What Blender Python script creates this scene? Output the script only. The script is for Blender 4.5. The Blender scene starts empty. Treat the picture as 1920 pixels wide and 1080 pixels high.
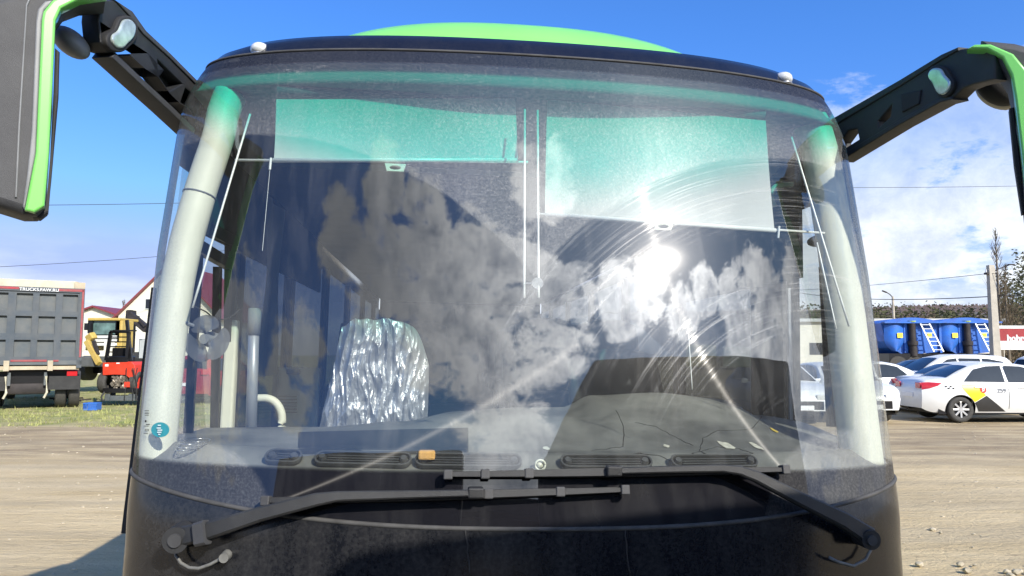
import bpy, bmesh, math, random
from mathutils import Vector, Matrix, noise as mnoise
random.seed(7)
scene = bpy.context.scene
C = scene.collection
rad = math.radians

# ------------------------------------------------------------------ camera
CAM_H = 1.68; FPX = 1387.0; PITCH = rad(5.1)
cd = bpy.data.cameras.new('camera'); cam = bpy.data.objects.new('camera', cd); C.objects.link(cam)
cam.location = (0, 0, CAM_H); cam.rotation_euler = (math.pi/2 + PITCH, 0, 0)
cd.sensor_width = 36; cd.lens = FPX/1920*36; cd.clip_start = .05; cd.clip_end = 3000
scene.camera = cam

# ------------------------------------------------------------------ sun and sky
SUN_AZ, SUN_EL = 35.3, 32.7          # azimuth measured from -Y towards +X
def dirv(az, el):
    a, e = rad(az), rad(el)
    return Vector((math.sin(a)*math.cos(e), -math.cos(a)*math.cos(e), math.sin(e)))
SUN = dirv(SUN_AZ, SUN_EL)
sd = bpy.data.lights.new('sun', 'SUN'); sd.energy = 5.0; sd.angle = rad(.5); sd.color = (1, .93, .82)
so = bpy.data.objects.new('sun', sd); C.objects.link(so); so.location = (0, 0, 30)
so.rotation_euler = SUN.to_track_quat('Z', 'Y').to_euler()
w = bpy.data.worlds.new('World'); scene.world = w; w.use_nodes = True
vs = scene.view_settings
vs.view_transform = 'Standard'; vs.look = 'None'; vs.exposure = .4; vs.gamma = 1; vs.use_curve_mapping = False
scene.cycles.transparent_max_bounces = 24
scene.cycles.max_bounces = 8
scene.cycles.sample_clamp_indirect = 4
scene.cycles.caustics_reflective = False; scene.cycles.caustics_refractive = False

class NT:
    """tiny helper to write node trees"""
    def __init__(s, tree): s.t = tree
    def n(s, typ, **kw):
        nd = s.t.nodes.new(typ)
        for k, v in kw.items(): setattr(nd, k, v)
        return nd
    def put(s, sock, v):
        if v is None: return
        if isinstance(v, bpy.types.NodeSocket): s.t.links.new(v, sock)
        else:
            if sock.type == 'RGBA' and not hasattr(v, '__len__'): v = (v, v, v, 1)
            elif sock.type == 'RGBA' and len(v) == 3: v = (*v, 1)
            sock.default_value = v
    def m(s, op, a, b=None, c=None, clamp=False):
        nd = s.n('ShaderNodeMath', operation=op, use_clamp=clamp)
        for i, v in enumerate((a, b, c)): s.put(nd.inputs[i], v)
        return nd.outputs[0]
    def v(s, op, a, b=None, scale=None):
        nd = s.n('ShaderNodeVectorMath', operation=op)
        s.put(nd.inputs[0], a); s.put(nd.inputs[1], b)
        if scale is not None: s.put(nd.inputs['Scale'], scale)
        return nd.outputs['Value'] if op in ('DISTANCE', 'DOT_PRODUCT', 'LENGTH') else nd.outputs[0]
    def mr(s, v, a, b, c=0., d=1., smooth=False):
        nd = s.n('ShaderNodeMapRange', interpolation_type='SMOOTHSTEP' if smooth else 'LINEAR')
        s.put(nd.inputs[0], v)
        for i, x in enumerate((a, b, c, d)): nd.inputs[i+1].default_value = x
        return nd.outputs[0]
    def mix(s, f, a, b, mode='MIX'):
        nd = s.n('ShaderNodeMix', data_type='RGBA', blend_type=mode)
        s.put(nd.inputs[0], f); s.put(nd.inputs[6], a); s.put(nd.inputs[7], b)
        return nd.outputs[2]
    def noise(s, vec, scale, detail=4, rough=.55, dist=0.):
        nd = s.n('ShaderNodeTexNoise'); s.put(nd.inputs['Vector'], vec)
        nd.inputs['Scale'].default_value = scale; nd.inputs['Detail'].default_value = detail
        nd.inputs['Roughness'].default_value = rough; nd.inputs['Distortion'].default_value = dist
        return nd.outputs['Fac']
    def comb(s, x, y, z):
        nd = s.n('ShaderNodeCombineXYZ')
        for i, q in enumerate((x, y, z)): s.put(nd.inputs[i], q)
        return nd.outputs[0]
    def shader(s, typ, **kw):
        nd = s.n(typ)
        for k, val in kw.items(): s.put(nd.inputs[k], val)
        return nd.outputs[0]
    def mixs(s, f, a, b):
        nd = s.n('ShaderNodeMixShader'); s.put(nd.inputs[0], f); s.put(nd.inputs[1], a); s.put(nd.inputs[2], b)
        return nd.outputs[0]

W_ = NT(w.node_tree)
bg = w.node_tree.nodes['Background']; bg.inputs[1].default_value = .1
sky = W_.n('ShaderNodeTexSky', sky_type='NISHITA', sun_disc=False)
sky.sun_elevation = rad(SUN_EL); sky.sun_rotation = rad(180-SUN_AZ)
tc = W_.n('ShaderNodeTexCoord'); gd = W_.v('NORMALIZE', tc.outputs['Generated'])
sx = W_.n('ShaderNodeSeparateXYZ'); W_.put(sx.inputs[0], gd)
hz = W_.mr(sx.outputs[2], 0., .42, 1., 0.)
hz = W_.m('POWER', hz, 1.6)
tint = W_.mix(hz, (.50, 1.06, 1.95), (.95, .93, 1.32))
blue = W_.mix(1., W_.v('MINIMUM', sky.outputs[0], (4.6, 4.8, 5.2)), tint, 'MULTIPLY')
# clouds: ellipses of a few directions of the sky broken up by noise
front = [(-12.4,40,3.2),(-4.5,39.1,3.2),(-20.3,35.2,4.0),(-13.2,34.2,5.2),(-4.1,35.6,4.8),(4.4,33.6,5.6),(11,31.8,5.0),(-2.6,30.7,5.2),
 (6.1,28.7,5.2),(16.4,31.5,4.2),(19.9,28.2,2.6),(20.1,32.1,2.8),(13.8,28.4,4.0),(26.4,31.8,2.4),(27.4,30.0,2.9),(32.6,30.7,2.3),(37.8,28.1,2.3),
 (43.1,29,2.1),(48.8,27.5,3.0),(53.9,26,3.9),(50.2,24.4,4.2),(57,23,5),(8.3,23.3,2.9),(6,20.4,4.6),(11.5,20.3,4.4),(-48,22,9),(-28,25,5),(70,21,9),(80,14,13),(62,17,6),
 (17,41,3.5),(100,14,10),(120,12,9)]
back = [(155,13.5,7),(150,10.5,8),(143,11,8),(151,4.5,7),(140,5.5,8),(158,6,7),(165,4,6),(133,8,9),(148.5,16.3,3.2),(143,16.5,4),(137,18,5),(158,11,3),
        (160,16.5,2.2),(175,3,5),(-172,2.5,4)]
def angdist(d):
    q = W_.v('SUBTRACT', gd, tuple(d)); q = W_.v('MULTIPLY', q, (1., 1., 1.25))
    return W_.v('LENGTH', q)
mx = None
for az, el, r in front+[(a_, b_, c_*.78) for a_, b_, c_ in back]:
    t = W_.mr(angdist(dirv(az, el)), rad(r)*1.7, 0., 0., 1.)
    mx = t if mx is None else W_.m('MAXIMUM', mx, t)
warp = W_.noise(gd, 5., 2)
cn = W_.noise(W_.v('MULTIPLY', gd, (1., 1., 2.7)), 8., 13, .62, .15)
cn2 = W_.noise(W_.v('MULTIPLY', gd, (1., 1., 2.)), 26., 9, .62, .3)
inback0 = W_.mr(sx.outputs[1], -.1, .1, 0., 1.)
base_ = W_.m('MULTIPLY', W_.mr(mx, .0, .62, 0., 1., True), .86)
dens = W_.m('ADD', base_, W_.m('MULTIPLY', W_.m('SUBTRACT', cn, .5), 2.5))
dens = W_.m('ADD', dens, W_.m('MULTIPLY', W_.m('SUBTRACT', cn2, .5), 1.25))
# thin veil low in the sky
veil = W_.m('MULTIPLY', W_.mr(sx.outputs[2], .17, .03, 0., 1., True), W_.mr(W_.noise(W_.v('MULTIPLY', gd, (1, 1, 4.)), 3.5, 7, .6), .36, .62))
cover = W_.m('MULTIPLY', W_.mr(dens, .32, .80, 0., 1., True), W_.mr(mx, 0., .12))
thinup = W_.m('MAXIMUM', W_.mr(sx.outputs[2], .15, .27, 1., .42, True), W_.m('SUBTRACT', 1., inback0))
cover = W_.m('MULTIPLY', cover, thinup)
lite = W_.m('ADD', W_.m('MULTIPLY', W_.mr(W_.noise(W_.v('ADD', gd, (3.1, .2, .04)), 12., 13, .66, .2), .36, .64), 1.15), W_.m('MULTIPLY', W_.mr(dens, .45, 1.0, 1., 0.), .45))
core = W_.m('SUBTRACT', 1., lite, clamp=True)
sund = W_.v('DISTANCE', gd, tuple(SUN))
near = W_.m('POWER', W_.mr(sund, 0., .75, 1., 0.), 1.5)
inback = W_.mr(sx.outputs[1], -.2, .2, 0., 1.)
edgec = W_.mix(near, (8.2, 8.6, 9.2), (80, 82, 84))
corec = W_.mix(near, (5.2, 5.9, 7.2), (17, 20, 26))
cloud = W_.mix(core, edgec, corec)
cs = W_.mix(veil, blue, (7.8, 8.5, 9.6)); cs = W_.mix(W_.m('MULTIPLY', cover, .94), cs, cloud)
glow = W_.m('POWER', W_.mr(sund, 0., .55, 1., 0.), 3.)
cs = W_.mix(1., cs, W_.mix(glow, (0, 0, 0), (13, 14, 16)), 'ADD')
W_.put(bg.inputs[0], cs)

# ------------------------------------------------------------------ helpers
def tag(o, label=None, cat=None, group=None, kind=None):
    if label: o['label'] = label
    if cat: o['category'] = cat
    if group: o['group'] = group
    if kind: o['kind'] = kind
    return o
def thing(name, label, cat, loc=(0, 0, 0), rotz=0, group=None):
    o = bpy.data.objects.new(name, None); C.objects.link(o)
    o.location = loc; o.rotation_euler = (0, 0, rotz); o.empty_display_size = .2
    return tag(o, label, cat, group)
def copy_tree(o, parent=None):
    c = o.copy(); C.objects.link(c)
    if parent is not None:
        c.parent = parent; c.matrix_parent_inverse = o.matrix_parent_inverse.copy()
    for ch in list(o.children): copy_tree(ch, c)
    return c

class MB:
    def __init__(s): s.bm = bmesh.new()
    def face(s, pts):
        vs = [s.bm.verts.new(p) for p in pts]
        try: return s.bm.faces.new(vs)
        except ValueError: return None
    def box(s, c, size, rot=None, bevel=0.):
        m = Matrix.Translation(c) @ (rot.to_4x4() if rot is not None else Matrix()) @ Matrix.Diagonal((*size, 1))
        r = bmesh.ops.create_cube(s.bm, size=1, matrix=m)
        if bevel:
            es = list({e for v in r['verts'] for e in v.link_edges})
            bmesh.ops.bevel(s.bm, geom=es, offset=bevel, segments=2, affect='EDGES', profile=.5)
        return s
    def boxb(s, x0, x1, y0, y1, z0, z1, bevel=0.):
        return s.box(((x0+x1)/2, (y0+y1)/2, (z0+z1)/2), (abs(x1-x0), abs(y1-y0), abs(z1-z0)), None, bevel)
    def bar(s, a, b, wx, wz, up=(0, 0, 1), bevel=0.):
        a, b = Vector(a), Vector(b); d = b-a
        y = d.normalized(); u = Vector(up); x = y.cross(u).normalized(); z = x.cross(y)
        r = Matrix((x, y, z)).transposed()
        return s.box((a+b)/2, (wx, d.length, wz), r, bevel)
    def sweep(s, pts, prof, up=(0, 0, 1), caps=True, closed=False):
        """prof(i) -> list of (a,b) offsets in (side, up) frame"""
        pts = [Vector(p) for p in pts]; rings = []; n = len(pts)
        for i, p in enumerate(pts):
            t = (pts[min(i+1, n-1)] - pts[max(i-1, 0)]).normalized()
            x = t.cross(Vector(up))
            if x.length < 1e-4: x = t.cross(Vector((0, 1, 0)))
            x.normalize(); z = x.cross(t)
            rings.append([s.bm.verts.new(p + x*a + z*b) for a, b in prof(i)])
        k = len(rings[0])
        for i in range(n-1):
            for j in range(k):
                s.bm.faces.new((rings[i][j], rings[i][(j+1) % k], rings[i+1][(j+1) % k], rings[i+1][j]))
        if caps:
            s.bm.faces.new(rings[0][::-1]); s.bm.faces.new(rings[-1])
        return s
    def tube(s, pts, r, n=10, up=(0, 0, 1)):
        rr = r if callable(r) else (lambda i: r)
        return s.sweep(pts, lambda i: [(rr(i)*math.cos(2*math.pi*k/n), rr(i)*math.sin(2*math.pi*k/n)) for k in range(n)], up)
    def cyl(s, a, b, r, n=20, r2=None):
        r2 = r if r2 is None else r2
        d = Vector(b)-Vector(a); up = (0, 0, 1) if abs(d.normalized().z) < .9 else (0, 1, 0)
        return s.tube([a, b], lambda i: (r, r2)[i], n, up)
    def grid(s, fn, nu, nv, flip=False):
        g = [[s.bm.verts.new(fn(i/nu, j/nv)) for j in range(nv+1)] for i in range(nu+1)]
        for i in range(nu):
            for j in range(nv):
                f = (g[i][j], g[i+1][j], g[i+1][j+1], g[i][j+1])
                try: s.bm.faces.new(f[::-1] if flip else f)
                except ValueError: pass
        return g
    def sphere(s, c, rx, ry, rz, u=16, v=10, rot=None):
        m = Matrix.Translation(c) @ (rot.to_4x4() if rot is not None else Matrix()) @ Matrix.Diagonal((rx, ry, rz, 1))
        bmesh.ops.create_uvsphere(s.bm, u_segments=u, v_segments=v, radius=1, matrix=m); return s
    def obj(s, name, mat, parent=None, smooth=False, weld=False, inv=None, recalc=True):
        if weld: bmesh.ops.remove_doubles(s.bm, verts=s.bm.verts, dist=1e-5)
        if recalc: bmesh.ops.recalc_face_normals(s.bm, faces=s.bm.faces)
        me = bpy.data.meshes.new(name); s.bm.to_mesh(me); s.bm.free()
        if mat: me.materials.append(mat)
        if smooth:
            for p in me.polygons: p.use_smooth = True
            if smooth == 'auto':
                try: me.set_sharp_from_angle(angle=rad(38))
                except Exception: pass
        o = bpy.data.objects.new(name, me); C.objects.link(o)
        if parent is not None: o.parent = parent
        return o

def plate(name, outline, holes, place, thick, bevel, mat, parent=None, smooth_pts=False):
    """filled flat outline with holes, extruded and bevelled; place = 4x4 matrix (plate's XY plane)"""
    cu = bpy.data.curves.new(name, 'CURVE'); cu.dimensions = '2D'; cu.fill_mode = 'BOTH'
    cu.extrude = thick/2; cu.bevel_depth = bevel; cu.bevel_resolution = 2
    cu.offset = -bevel
    for loop in [outline]+list(holes):
        if smooth_pts:
            sp = cu.splines.new('BEZIER'); sp.bezier_points.add(len(loop)-1)
            for bp, p in zip(sp.bezier_points, loop):
                bp.co = (p[0], p[1], 0); bp.handle_left_type = bp.handle_right_type = 'AUTO'
            sp.resolution_u = 6
        else:
            sp = cu.splines.new('POLY'); sp.points.add(len(loop)-1)
            for q, p in zip(sp.points, loop): q.co = (p[0], p[1], 0, 1)
        sp.use_cyclic_u = True
    ob = bpy.data.objects.new('tmp', cu); C.objects.link(ob)
    dg = bpy.context.evaluated_depsgraph_get()
    me = bpy.data.meshes.new_from_object(ob.evaluated_get(dg)); C.objects.unlink(ob); bpy.data.objects.remove(ob)
    me.transform(place); me.name = name
    me.materials.clear(); me.materials.append(mat)
    for p in me.polygons: p.use_smooth = True
    try: me.set_sharp_from_angle(angle=rad(30))
    except Exception: pass
    o = bpy.data.objects.new(name, me); C.objects.link(o)
    if parent is not None: o.parent = parent
    return o
def text(name, body, size, place, mat, parent=None, extrude=.002, bold=0., shear=0., align='CENTER'):
    cu = bpy.data.curves.new(name, 'FONT'); cu.body = body; cu.size = size; cu.extrude = extrude; cu.offset = bold
    cu.align_x = align; cu.align_y = 'CENTER'; cu.shear = shear
    ob = bpy.data.objects.new('tmp', cu); C.objects.link(ob)
    dg = bpy.context.evaluated_depsgraph_get()
    me = bpy.data.meshes.new_from_object(ob.evaluated_get(dg)); C.objects.unlink(ob); bpy.data.objects.remove(ob)
    me.transform(place); me.materials.clear(); me.materials.append(mat)
    o = bpy.data.objects.new(name, me); C.objects.link(o)
    if parent is not None: o.parent = parent
    return o

def mat(name, col, rough=.6, metal=0., var=.12, scale=6., bump=0., bscale=40., dirt=None, dirt_amt=.4, dscale=3., coat=0., spec=None, noise_lo=.35, noise_hi=.68):
    m = bpy.data.materials.new(name); m.use_nodes = True; t = NT(m.node_tree)
    b = m.node_tree.nodes['Principled BSDF']
    co = t.n('ShaderNodeTexCoord').outputs['Object']
    nz = t.noise(co, scale, 6)
    dark = tuple(c*(1-var) for c in col); lite = tuple(min(1, c*(1+var)) for c in col)
    c = t.mix(t.mr(nz, .3, .7), dark, lite)
    if dirt:
        f = t.m('MULTIPLY', t.mr(t.noise(co, dscale, 9, .65), noise_lo, noise_hi), dirt_amt)
        c = t.mix(f, c, dirt)
        t.put(b.inputs['Roughness'], t.m('ADD', rough, t.m('MULTIPLY', f, .4), clamp=True))
    else: b.inputs['Roughness'].default_value = rough
    t.put(b.inputs['Base Color'], c); b.inputs['Metallic'].default_value = metal
    if coat: b.inputs['Coat Weight'].default_value = coat
    if spec is not None: b.inputs['Specular IOR Level'].default_value = spec
    if bump:
        bn = t.n('ShaderNodeBump'); bn.inputs['Strength'].default_value = bump; bn.inputs['Distance'].default_value = .02
        t.put(bn.inputs['Height'], t.noise(co, bscale, 5)); t.put(b.inputs['Normal'], bn.outputs[0])
    return m

# pixel -> world (a way of measuring the place: ray through a pixel of the 1920x1080 photograph, met with real surfaces)
def ray(px, py):
    x = (px-960)/FPX; v = (540-py)/FPX
    return Vector((x, math.cos(PITCH)-v*math.sin(PITCH), math.sin(PITCH)+v*math.cos(PITCH)))
CAMP = Vector((0, 0, CAM_H))
def at(px, py, Y):
    d = ray(px, py); return CAMP + d*(Y/d.y)
def gnd(px, py, z=0.):
    d = ray(px, py); return CAMP + d*((z-CAM_H)/d.z)
def onplane(px, py, p0, nrm):
    d = ray(px, py); p0, nrm = Vector(p0), Vector(nrm)
    return CAMP + d*((p0-CAMP).dot(nrm)/d.dot(nrm))

# ------------------------------------------------------------------ the coach in the middle
YAW, ROLL, ORG = rad(5.5), rad(1.2), Vector((.06, 2.08, 0))
BM = Matrix.Translation(ORG) @ Matrix.Rotation(YAW, 4, 'Z') @ Matrix.Rotation(ROLL, 4, 'Y')
BI = BM.inverted()
def Wd(z):
    if z < 2.45: return 1.25-.045*max(0., min(1., (2.0-z)/.9))
    q = min(1, (z-2.45)/.42); return 1.25-.42*(1-math.sqrt(max(0, 1-q*q)))
def rake(z): return .25*(z-1.35) if z > 1.2 else -.0375+.08*(z-1.2)
def plan(x, wd):
    u = min(1., abs(x)/wd); return .07*x*x+.30*(1-(max(0, 1-u**3.2))**(1/3.2))
def S(x, z): return rake(z)+plan(x, Wd(z))
def hit(px, py, inset=0.):
    """bus-local point where the ray through a pixel meets the front surface (pushed inset metres into the bus)"""
    o = BI @ CAMP; d = (BI.to_3x3() @ ray(px, py)).normalized(); t = 1.2
    while t < 5:
        p = o+d*t
        if abs(p.x) < Wd(p.z) and p.y > S(p.x, p.z)+inset: break
        t += .004
    a, b = t-.004, t
    for _ in range(20):
        m = (a+b)/2; q = o+d*m
        if q.y > S(q.x, q.z)+inset: b = m
        else: a = m
    return o+d*b
def loc(px, py, y):
    o = BI @ CAMP; d = BI.to_3x3() @ ray(px, py); return o+d*((y-o.y)/d.y)
def locx(px, py, x):
    o = BI @ CAMP; d = BI.to_3x3() @ ray(px, py); return o+d*((x-o.x)/d.x)
bus = bpy.data.objects.new('coach', None); C.objects.link(bus); bus.matrix_world = BM
tag(bus, 'black-fronted coach with huge dusty windscreen and green roof fairing, nearest the camera', 'coach')

M = {}
def BLACKDUST(name, col, dust, rough, fac, coat=0.):
    """painted surface with a film of pale road dust in specks and streaks"""
    m = bpy.data.materials.new(name); m.use_nodes = True; t = NT(m.node_tree); b = m.node_tree.nodes['Principled BSDF']
    co = t.n('ShaderNodeTexCoord').outputs['Object']
    a = t.mr(t.noise(co, 90, 6, .7), .42, .75); s = t.mr(t.noise(t.v('MULTIPLY', co, (14, 14, 2.2)), 1., 8, .65), .35, .75)
    q = t.mr(t.noise(co, 4, 5), .3, .7, .35, 1.)
    f = t.m('MULTIPLY', t.m('MULTIPLY', t.m('ADD', t.m('MULTIPLY', a, .7), t.m('MULTIPLY', s, .6)), q), fac, clamp=True)
    t.put(b.inputs['Base Color'], t.mix(f, col, dust)); t.put(b.inputs['Roughness'], t.m('ADD', rough, t.m('MULTIPLY', f, .8), clamp=True))
    b.inputs['Coat Weight'].default_value = coat; b.inputs['Coat Roughness'].default_value = .12
    return m
DUST = (.40, .39, .37)
M['panel'] = BLACKDUST('black_panel_dusty', (.006, .007, .010), DUST, .16, .11)
M['roofband'] = BLACKDUST('black_roof_paint', (.006, .007, .014), DUST, .15, .04)
M['green'] = mat('lime_green_paint', (.20, .62, .13), .3, 0, .05, 3, coat=.3)
M['plastic'] = mat('black_textured_plastic', (.013, .014, .016), .5, 0, .25, 30, bump=.25, bscale=500, dirt=(.10, .10, .095), dirt_amt=.28)
M['plastic2'] = mat('grey_black_plastic', (.038, .039, .043), .55, 0, .15, 12, bump=.2, bscale=600, dirt=(.14, .14, .13), dirt_amt=.25)
M['rubber'] = mat('black_rubber', (.012, .012, .013), .7, 0, .2, 20, dirt=(.1, .1, .095), dirt_amt=.3)
M['gasket'] = mat('dusty_grey_gasket', (.06, .06, .06), .8, 0, .3, 20)
M['cream'] = mat('cream_trim_plastic', (.64, .65, .56), .5, 0, .05, 5, dirt=(.42, .42, .36), dirt_amt=.25, dscale=9)
M['whitebar'] = mat('white_enamel_metal', (.72, .74, .74), .35, .1, .05, 10)
M['silver'] = mat('dull_silver', (.5, .5, .52), .3, .9, .1, 20)
M['greyint'] = mat('grey_interior_trim', (.16, .17, .19), .7, 0, .1, 6)
M['darkint'] = mat('dark_interior_trim', (.035, .037, .042), .8, 0, .15, 6)
M['dash'] = mat('dusty_black_dashboard', (.085, .086, .085), .6, 0, .15, 5, bump=.2, bscale=400, dirt=(.36, .36, .33), dirt_amt=.5, dscale=3)
M['polegrey'] = mat('grey_pole', (.30, .32, .36), .4, .3, .05, 10)
M['black'] = mat('black_gloss', (.008, .008, .009), .3, 0, .1, 10)

# rings of the shell above the windscreen (half width, front y, height)
ring = [(Wd(2.684), rake(2.684), 2.684), (1.145, .352, 2.722), (1.085, .385, 2.757), (1.0, .45, 2.785), (.86, .60, 2.805), (.62, .85, 2.82), (.3, 1.2, 2.83)]
def frontpt(s, wd, yf, z):
    """s in -1..1 round the front, corner to corner"""
    a = s*math.pi/2; x = wd*math.copysign(abs(math.sin(a))**(1/1.25), s)
    return Vector((x, yf+plan(x, wd), z))
SEAM = 2.684
def zbot(x): return 1.212+.10*abs(x/1.25)**2.6
gl = MB()
def gfn(u, v):
    s = 2*u-1; a = s*math.pi/2; xx = math.copysign(abs(math.sin(a))**(1/1.25), s)
    z = zbot(xx*1.25) + (SEAM-zbot(xx*1.25))*v
    return Vector((xx*Wd(z), S(xx*Wd(z), z), z))
gl.grid(gfn, 96, 48)

# ---- windscreen glass material
def glass_material():
    m = bpy.data.materials.new('dusty_tinted_windscreen'); m.use_nodes = True; t = NT(m.node_tree)
    t.t.nodes.clear(); out = t.n('ShaderNodeOutputMaterial')
    co = t.n('ShaderNodeTexCoord').outputs['Object']; sp = t.n('ShaderNodeSeparateXYZ'); t.put(sp.inputs[0], co)
    X, Y, Z = sp.outputs
    ax = t.m('ABSOLUTE', X)
    flat = t.comb(X, 0., Z)
    def smooth(v, a, b): return t.mr(v, a, b, 0., 1., True)
    # wiped fans
    def polar(px, pz):
        dx = t.m('SUBTRACT', X, px); dz = t.m('SUBTRACT', Z, pz)
        r = t.m('SQRT', t.m('ADD', t.m('MULTIPLY', dx, dx), t.m('MULTIPLY', dz, dz)))
        return dx, dz, r, t.m('ARCTAN2', dz, dx)
    L = polar(-.966, 1.175); Rr = polar(.929, 1.175)
    wob = t.m('MULTIPLY', t.m('SUBTRACT', t.noise(flat, 3., 3), .5), .03)
    def fan(P, rin, rout, a0, a1):
        r = t.m('ADD', P[2], wob)
        f = t.m('MULTIPLY', smooth(r, rin-.01, rin+.01), t.m('SUBTRACT', 1., smooth(r, rout-.006, rout+.006)))
        f = t.m('MULTIPLY', f, smooth(P[3], a0-.02, a0+.02)); return t.m('MULTIPLY', f, t.m('SUBTRACT', 1., smooth(P[3], a1-.02, a1+.02)))
    fl = fan(L, .235, 1.2, .02, 1.75); fr = fan(Rr, .29, 1.2, 1.35, 3.1)
    wiped = t.m('MAXIMUM', fl, fr)
    # dust: specks and drips
    sp1 = t.mr(t.noise(flat, 130, 5, .75), .45, .72); sp2 = t.mr(t.noise(t.v('MULTIPLY', flat, (60, 1, 25)), 1., 5, .7), .5, .72)
    big = t.mr(t.noise(flat, 2.3, 5), .3, .7, .55, 1.15)
    drip = t.mr(t.noise(t.v('MULTIPLY', flat, (16, 1, 1.5)), 1., 7, .6), .5, .78)
    dust = t.m('MULTIPLY', t.m('ADD', t.m('ADD', .120, t.m('MULTIPLY', sp1, .24)), t.m('ADD', t.m('MULTIPLY', sp2, .08), t.m('MULTIPLY', drip, .04))), big)
    toprow = t.m('MULTIPLY', t.mr(t.noise(t.v('MULTIPLY', flat, (7, 1, 22)), 1., 9, .75), .60, .72), smooth(Z, 2.5, 2.56))
    dust = t.m('MULTIPLY', dust, t.mr(Z, 2.42, 2.52, 1., .5)); dust = t.m('ADD', dust, t.m('MULTIPLY', toprow, .26))
    thin = t.m('ADD', .012, t.m('ADD', t.m('MULTIPLY', t.mr(t.noise(t.v('MULTIPLY', flat, (9, 1, 2.2)), 1., 8, .62, .6), .48, .8), .07), t.m('MULTIPLY', sp1, .012)))
    dust = t.mix(wiped, dust, thin)
    # scratches drawn by the blades: rings round each pivot
    def rings(P, lo, hi, sc):
        v1 = t.comb(t.m('MULTIPLY', P[2], sc), t.m('MULTIPLY', P[3], .55), 0.)
        n1 = t.mr(t.noise(v1, 1., 4, .8), lo, hi)
        v2 = t.comb(t.m('MULTIPLY', P[2], 5.), t.m('MULTIPLY', P[3], 2.6), 3.)
        return t.m('MULTIPLY', n1, t.mr(t.noise(v2, 1., 3), .42, .62))
    scr = t.m('MULTIPLY', rings(Rr, .52, .66, 95.), fr); scr2 = t.m('MULTIPLY', rings(Rr, .56, .66, 34.), fr)
    scl = t.m('MULTIPLY', rings(L, .62, .74, 80.), fl)
    scr = t.m('ADD', scr, t.m('MULTIPLY', scr2, .8), clamp=True)
    scr = t.m('MULTIPLY', scr, smooth(Z, 1.45, 1.85))
    dust = t.m('ADD', dust, t.m('ADD', t.m('MULTIPLY', scr, .30), t.m('MULTIPLY', scl, .03)), clamp=True)
    # printed black border
    nf = t.m('MULTIPLY', t.m('SUBTRACT', t.noise(flat, 3, 2), .5), .006)
    zz = t.m('ADD', Z, nf)
    frit = t.m('MAXIMUM', t.m('SUBTRACT', 1., smooth(zz, 1.345, 1.362)), smooth(Z, 2.628, 2.642))
    frit = t.m('MAXIMUM', frit, t.m('MULTIPLY', smooth(ax, 1.215, 1.235), .55))
    # sun band at the top
    zc = t.m('SUBTRACT', Z, t.m('MULTIPLY', t.m('MULTIPLY', ax, ax), .10))
    band = smooth(zc, 2.27, 2.47)
    tintc = t.mix(band, (.86, .89, .86), (.015, .70, .56))
    trans = t.mix(frit, tintc, (0, 0, 0))
    dust = t.m('MULTIPLY', dust, t.m('SUBTRACT', 1., t.m('MULTIPLY', frit, .62)))
    tr = t.shader('ShaderNodeBsdfTransparent', Color=trans)
    ink = t.shader('ShaderNodeBsdfDiffuse', Color=(.006, .006, .009, 1))
    base = t.mixs(frit, tr, ink)
    df = t.shader('ShaderNodeBsdfDiffuse', Color=(.62, .62, .60, 1))
    s1 = t.mixs(dust, base, df)
    # two pane faces mirror the sky
    lw = t.n('ShaderNodeLayerWeight'); lw.inputs[0].default_value = .5
    fz = t.m('ADD', .088, t.m('MULTIPLY', t.m('POWER', lw.outputs['Facing'], 4.), .45), clamp=True)
    fz = t.m('MULTIPLY', fz, t.m('SUBTRACT', 1., t.m('MULTIPLY', dust, 1.2)), clamp=True)
    fz = t.m('MULTIPLY', fz, t.m('SUBTRACT', 1., t.m('MULTIPLY', frit, .45)))
    bn = t.n('ShaderNodeBump'); bn.inputs['Strength'].default_value = .012; bn.inputs['Distance'].default_value = .05
    t.put(bn.inputs['Height'], t.noise(flat, 3.5, 2))
    gs = t.shader('ShaderNodeBsdfGlossy', Color=(1, 1, 1, 1), Roughness=.010, Normal=bn.outputs[0])
    s2 = t.mixs(fz, s1, gs)
    # brushed lobes
    def brushed(P, f, wbase, wscr, rough, an):
        tg = t.comb(t.m('MULTIPLY', P[1], -1.), 0., P[0])
        vt = t.n('ShaderNodeVectorTransform', vector_type='VECTOR', convert_from='OBJECT', convert_to='WORLD'); t.put(vt.inputs[0], tg)
        nd = t.n('ShaderNodeBsdfAnisotropic'); nd.inputs['Roughness'].default_value = rough; nd.inputs['Anisotropy'].default_value = an
        t.put(nd.inputs['Tangent'], vt.outputs[0]); nd.inputs['Color'].default_value = (1, 1, 1, 1)
        return nd.outputs[0], t.m('MULTIPLY', t.m('ADD', wbase, wscr), f)
    b1, w1 = brushed(Rr, fr, .0036, t.m('MULTIPLY', scr, .10), .28, .93)
    s3 = t.mixs(w1, s2, b1)
    b2, w2 = brushed(L, fl, .0022, t.m('MULTIPLY', scl, .03), .28, .93)
    s4 = t.mixs(w2, s3, b2)
    wide = t.shader('ShaderNodeBsdfGlossy', Color=(1, 1, 1, 1), Roughness=.26)
    s5 = t.mixs(t.m('ADD', .002, t.m('MULTIPLY', dust, .04)), s4, wide)
    vz = t.n('ShaderNodeVectorTransform', vector_type='VECTOR', convert_from='OBJECT', convert_to='WORLD'); vz.inputs[0].default_value = (0, .24, 1)
    cn_ = t.n('ShaderNodeBsdfAnisotropic'); cn_.inputs['Roughness'].default_value = .07; cn_.inputs['Anisotropy'].default_value = .45; cn_.inputs['Color'].default_value = (1, 1, 1, 1)
    t.put(cn_.inputs['Tangent'], vz.outputs[0]); s5 = t.mixs(.0036, s5, cn_.outputs[0])
    t.put(out.inputs[0], s5)
    return m
M['glass'] = glass_material()
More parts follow.
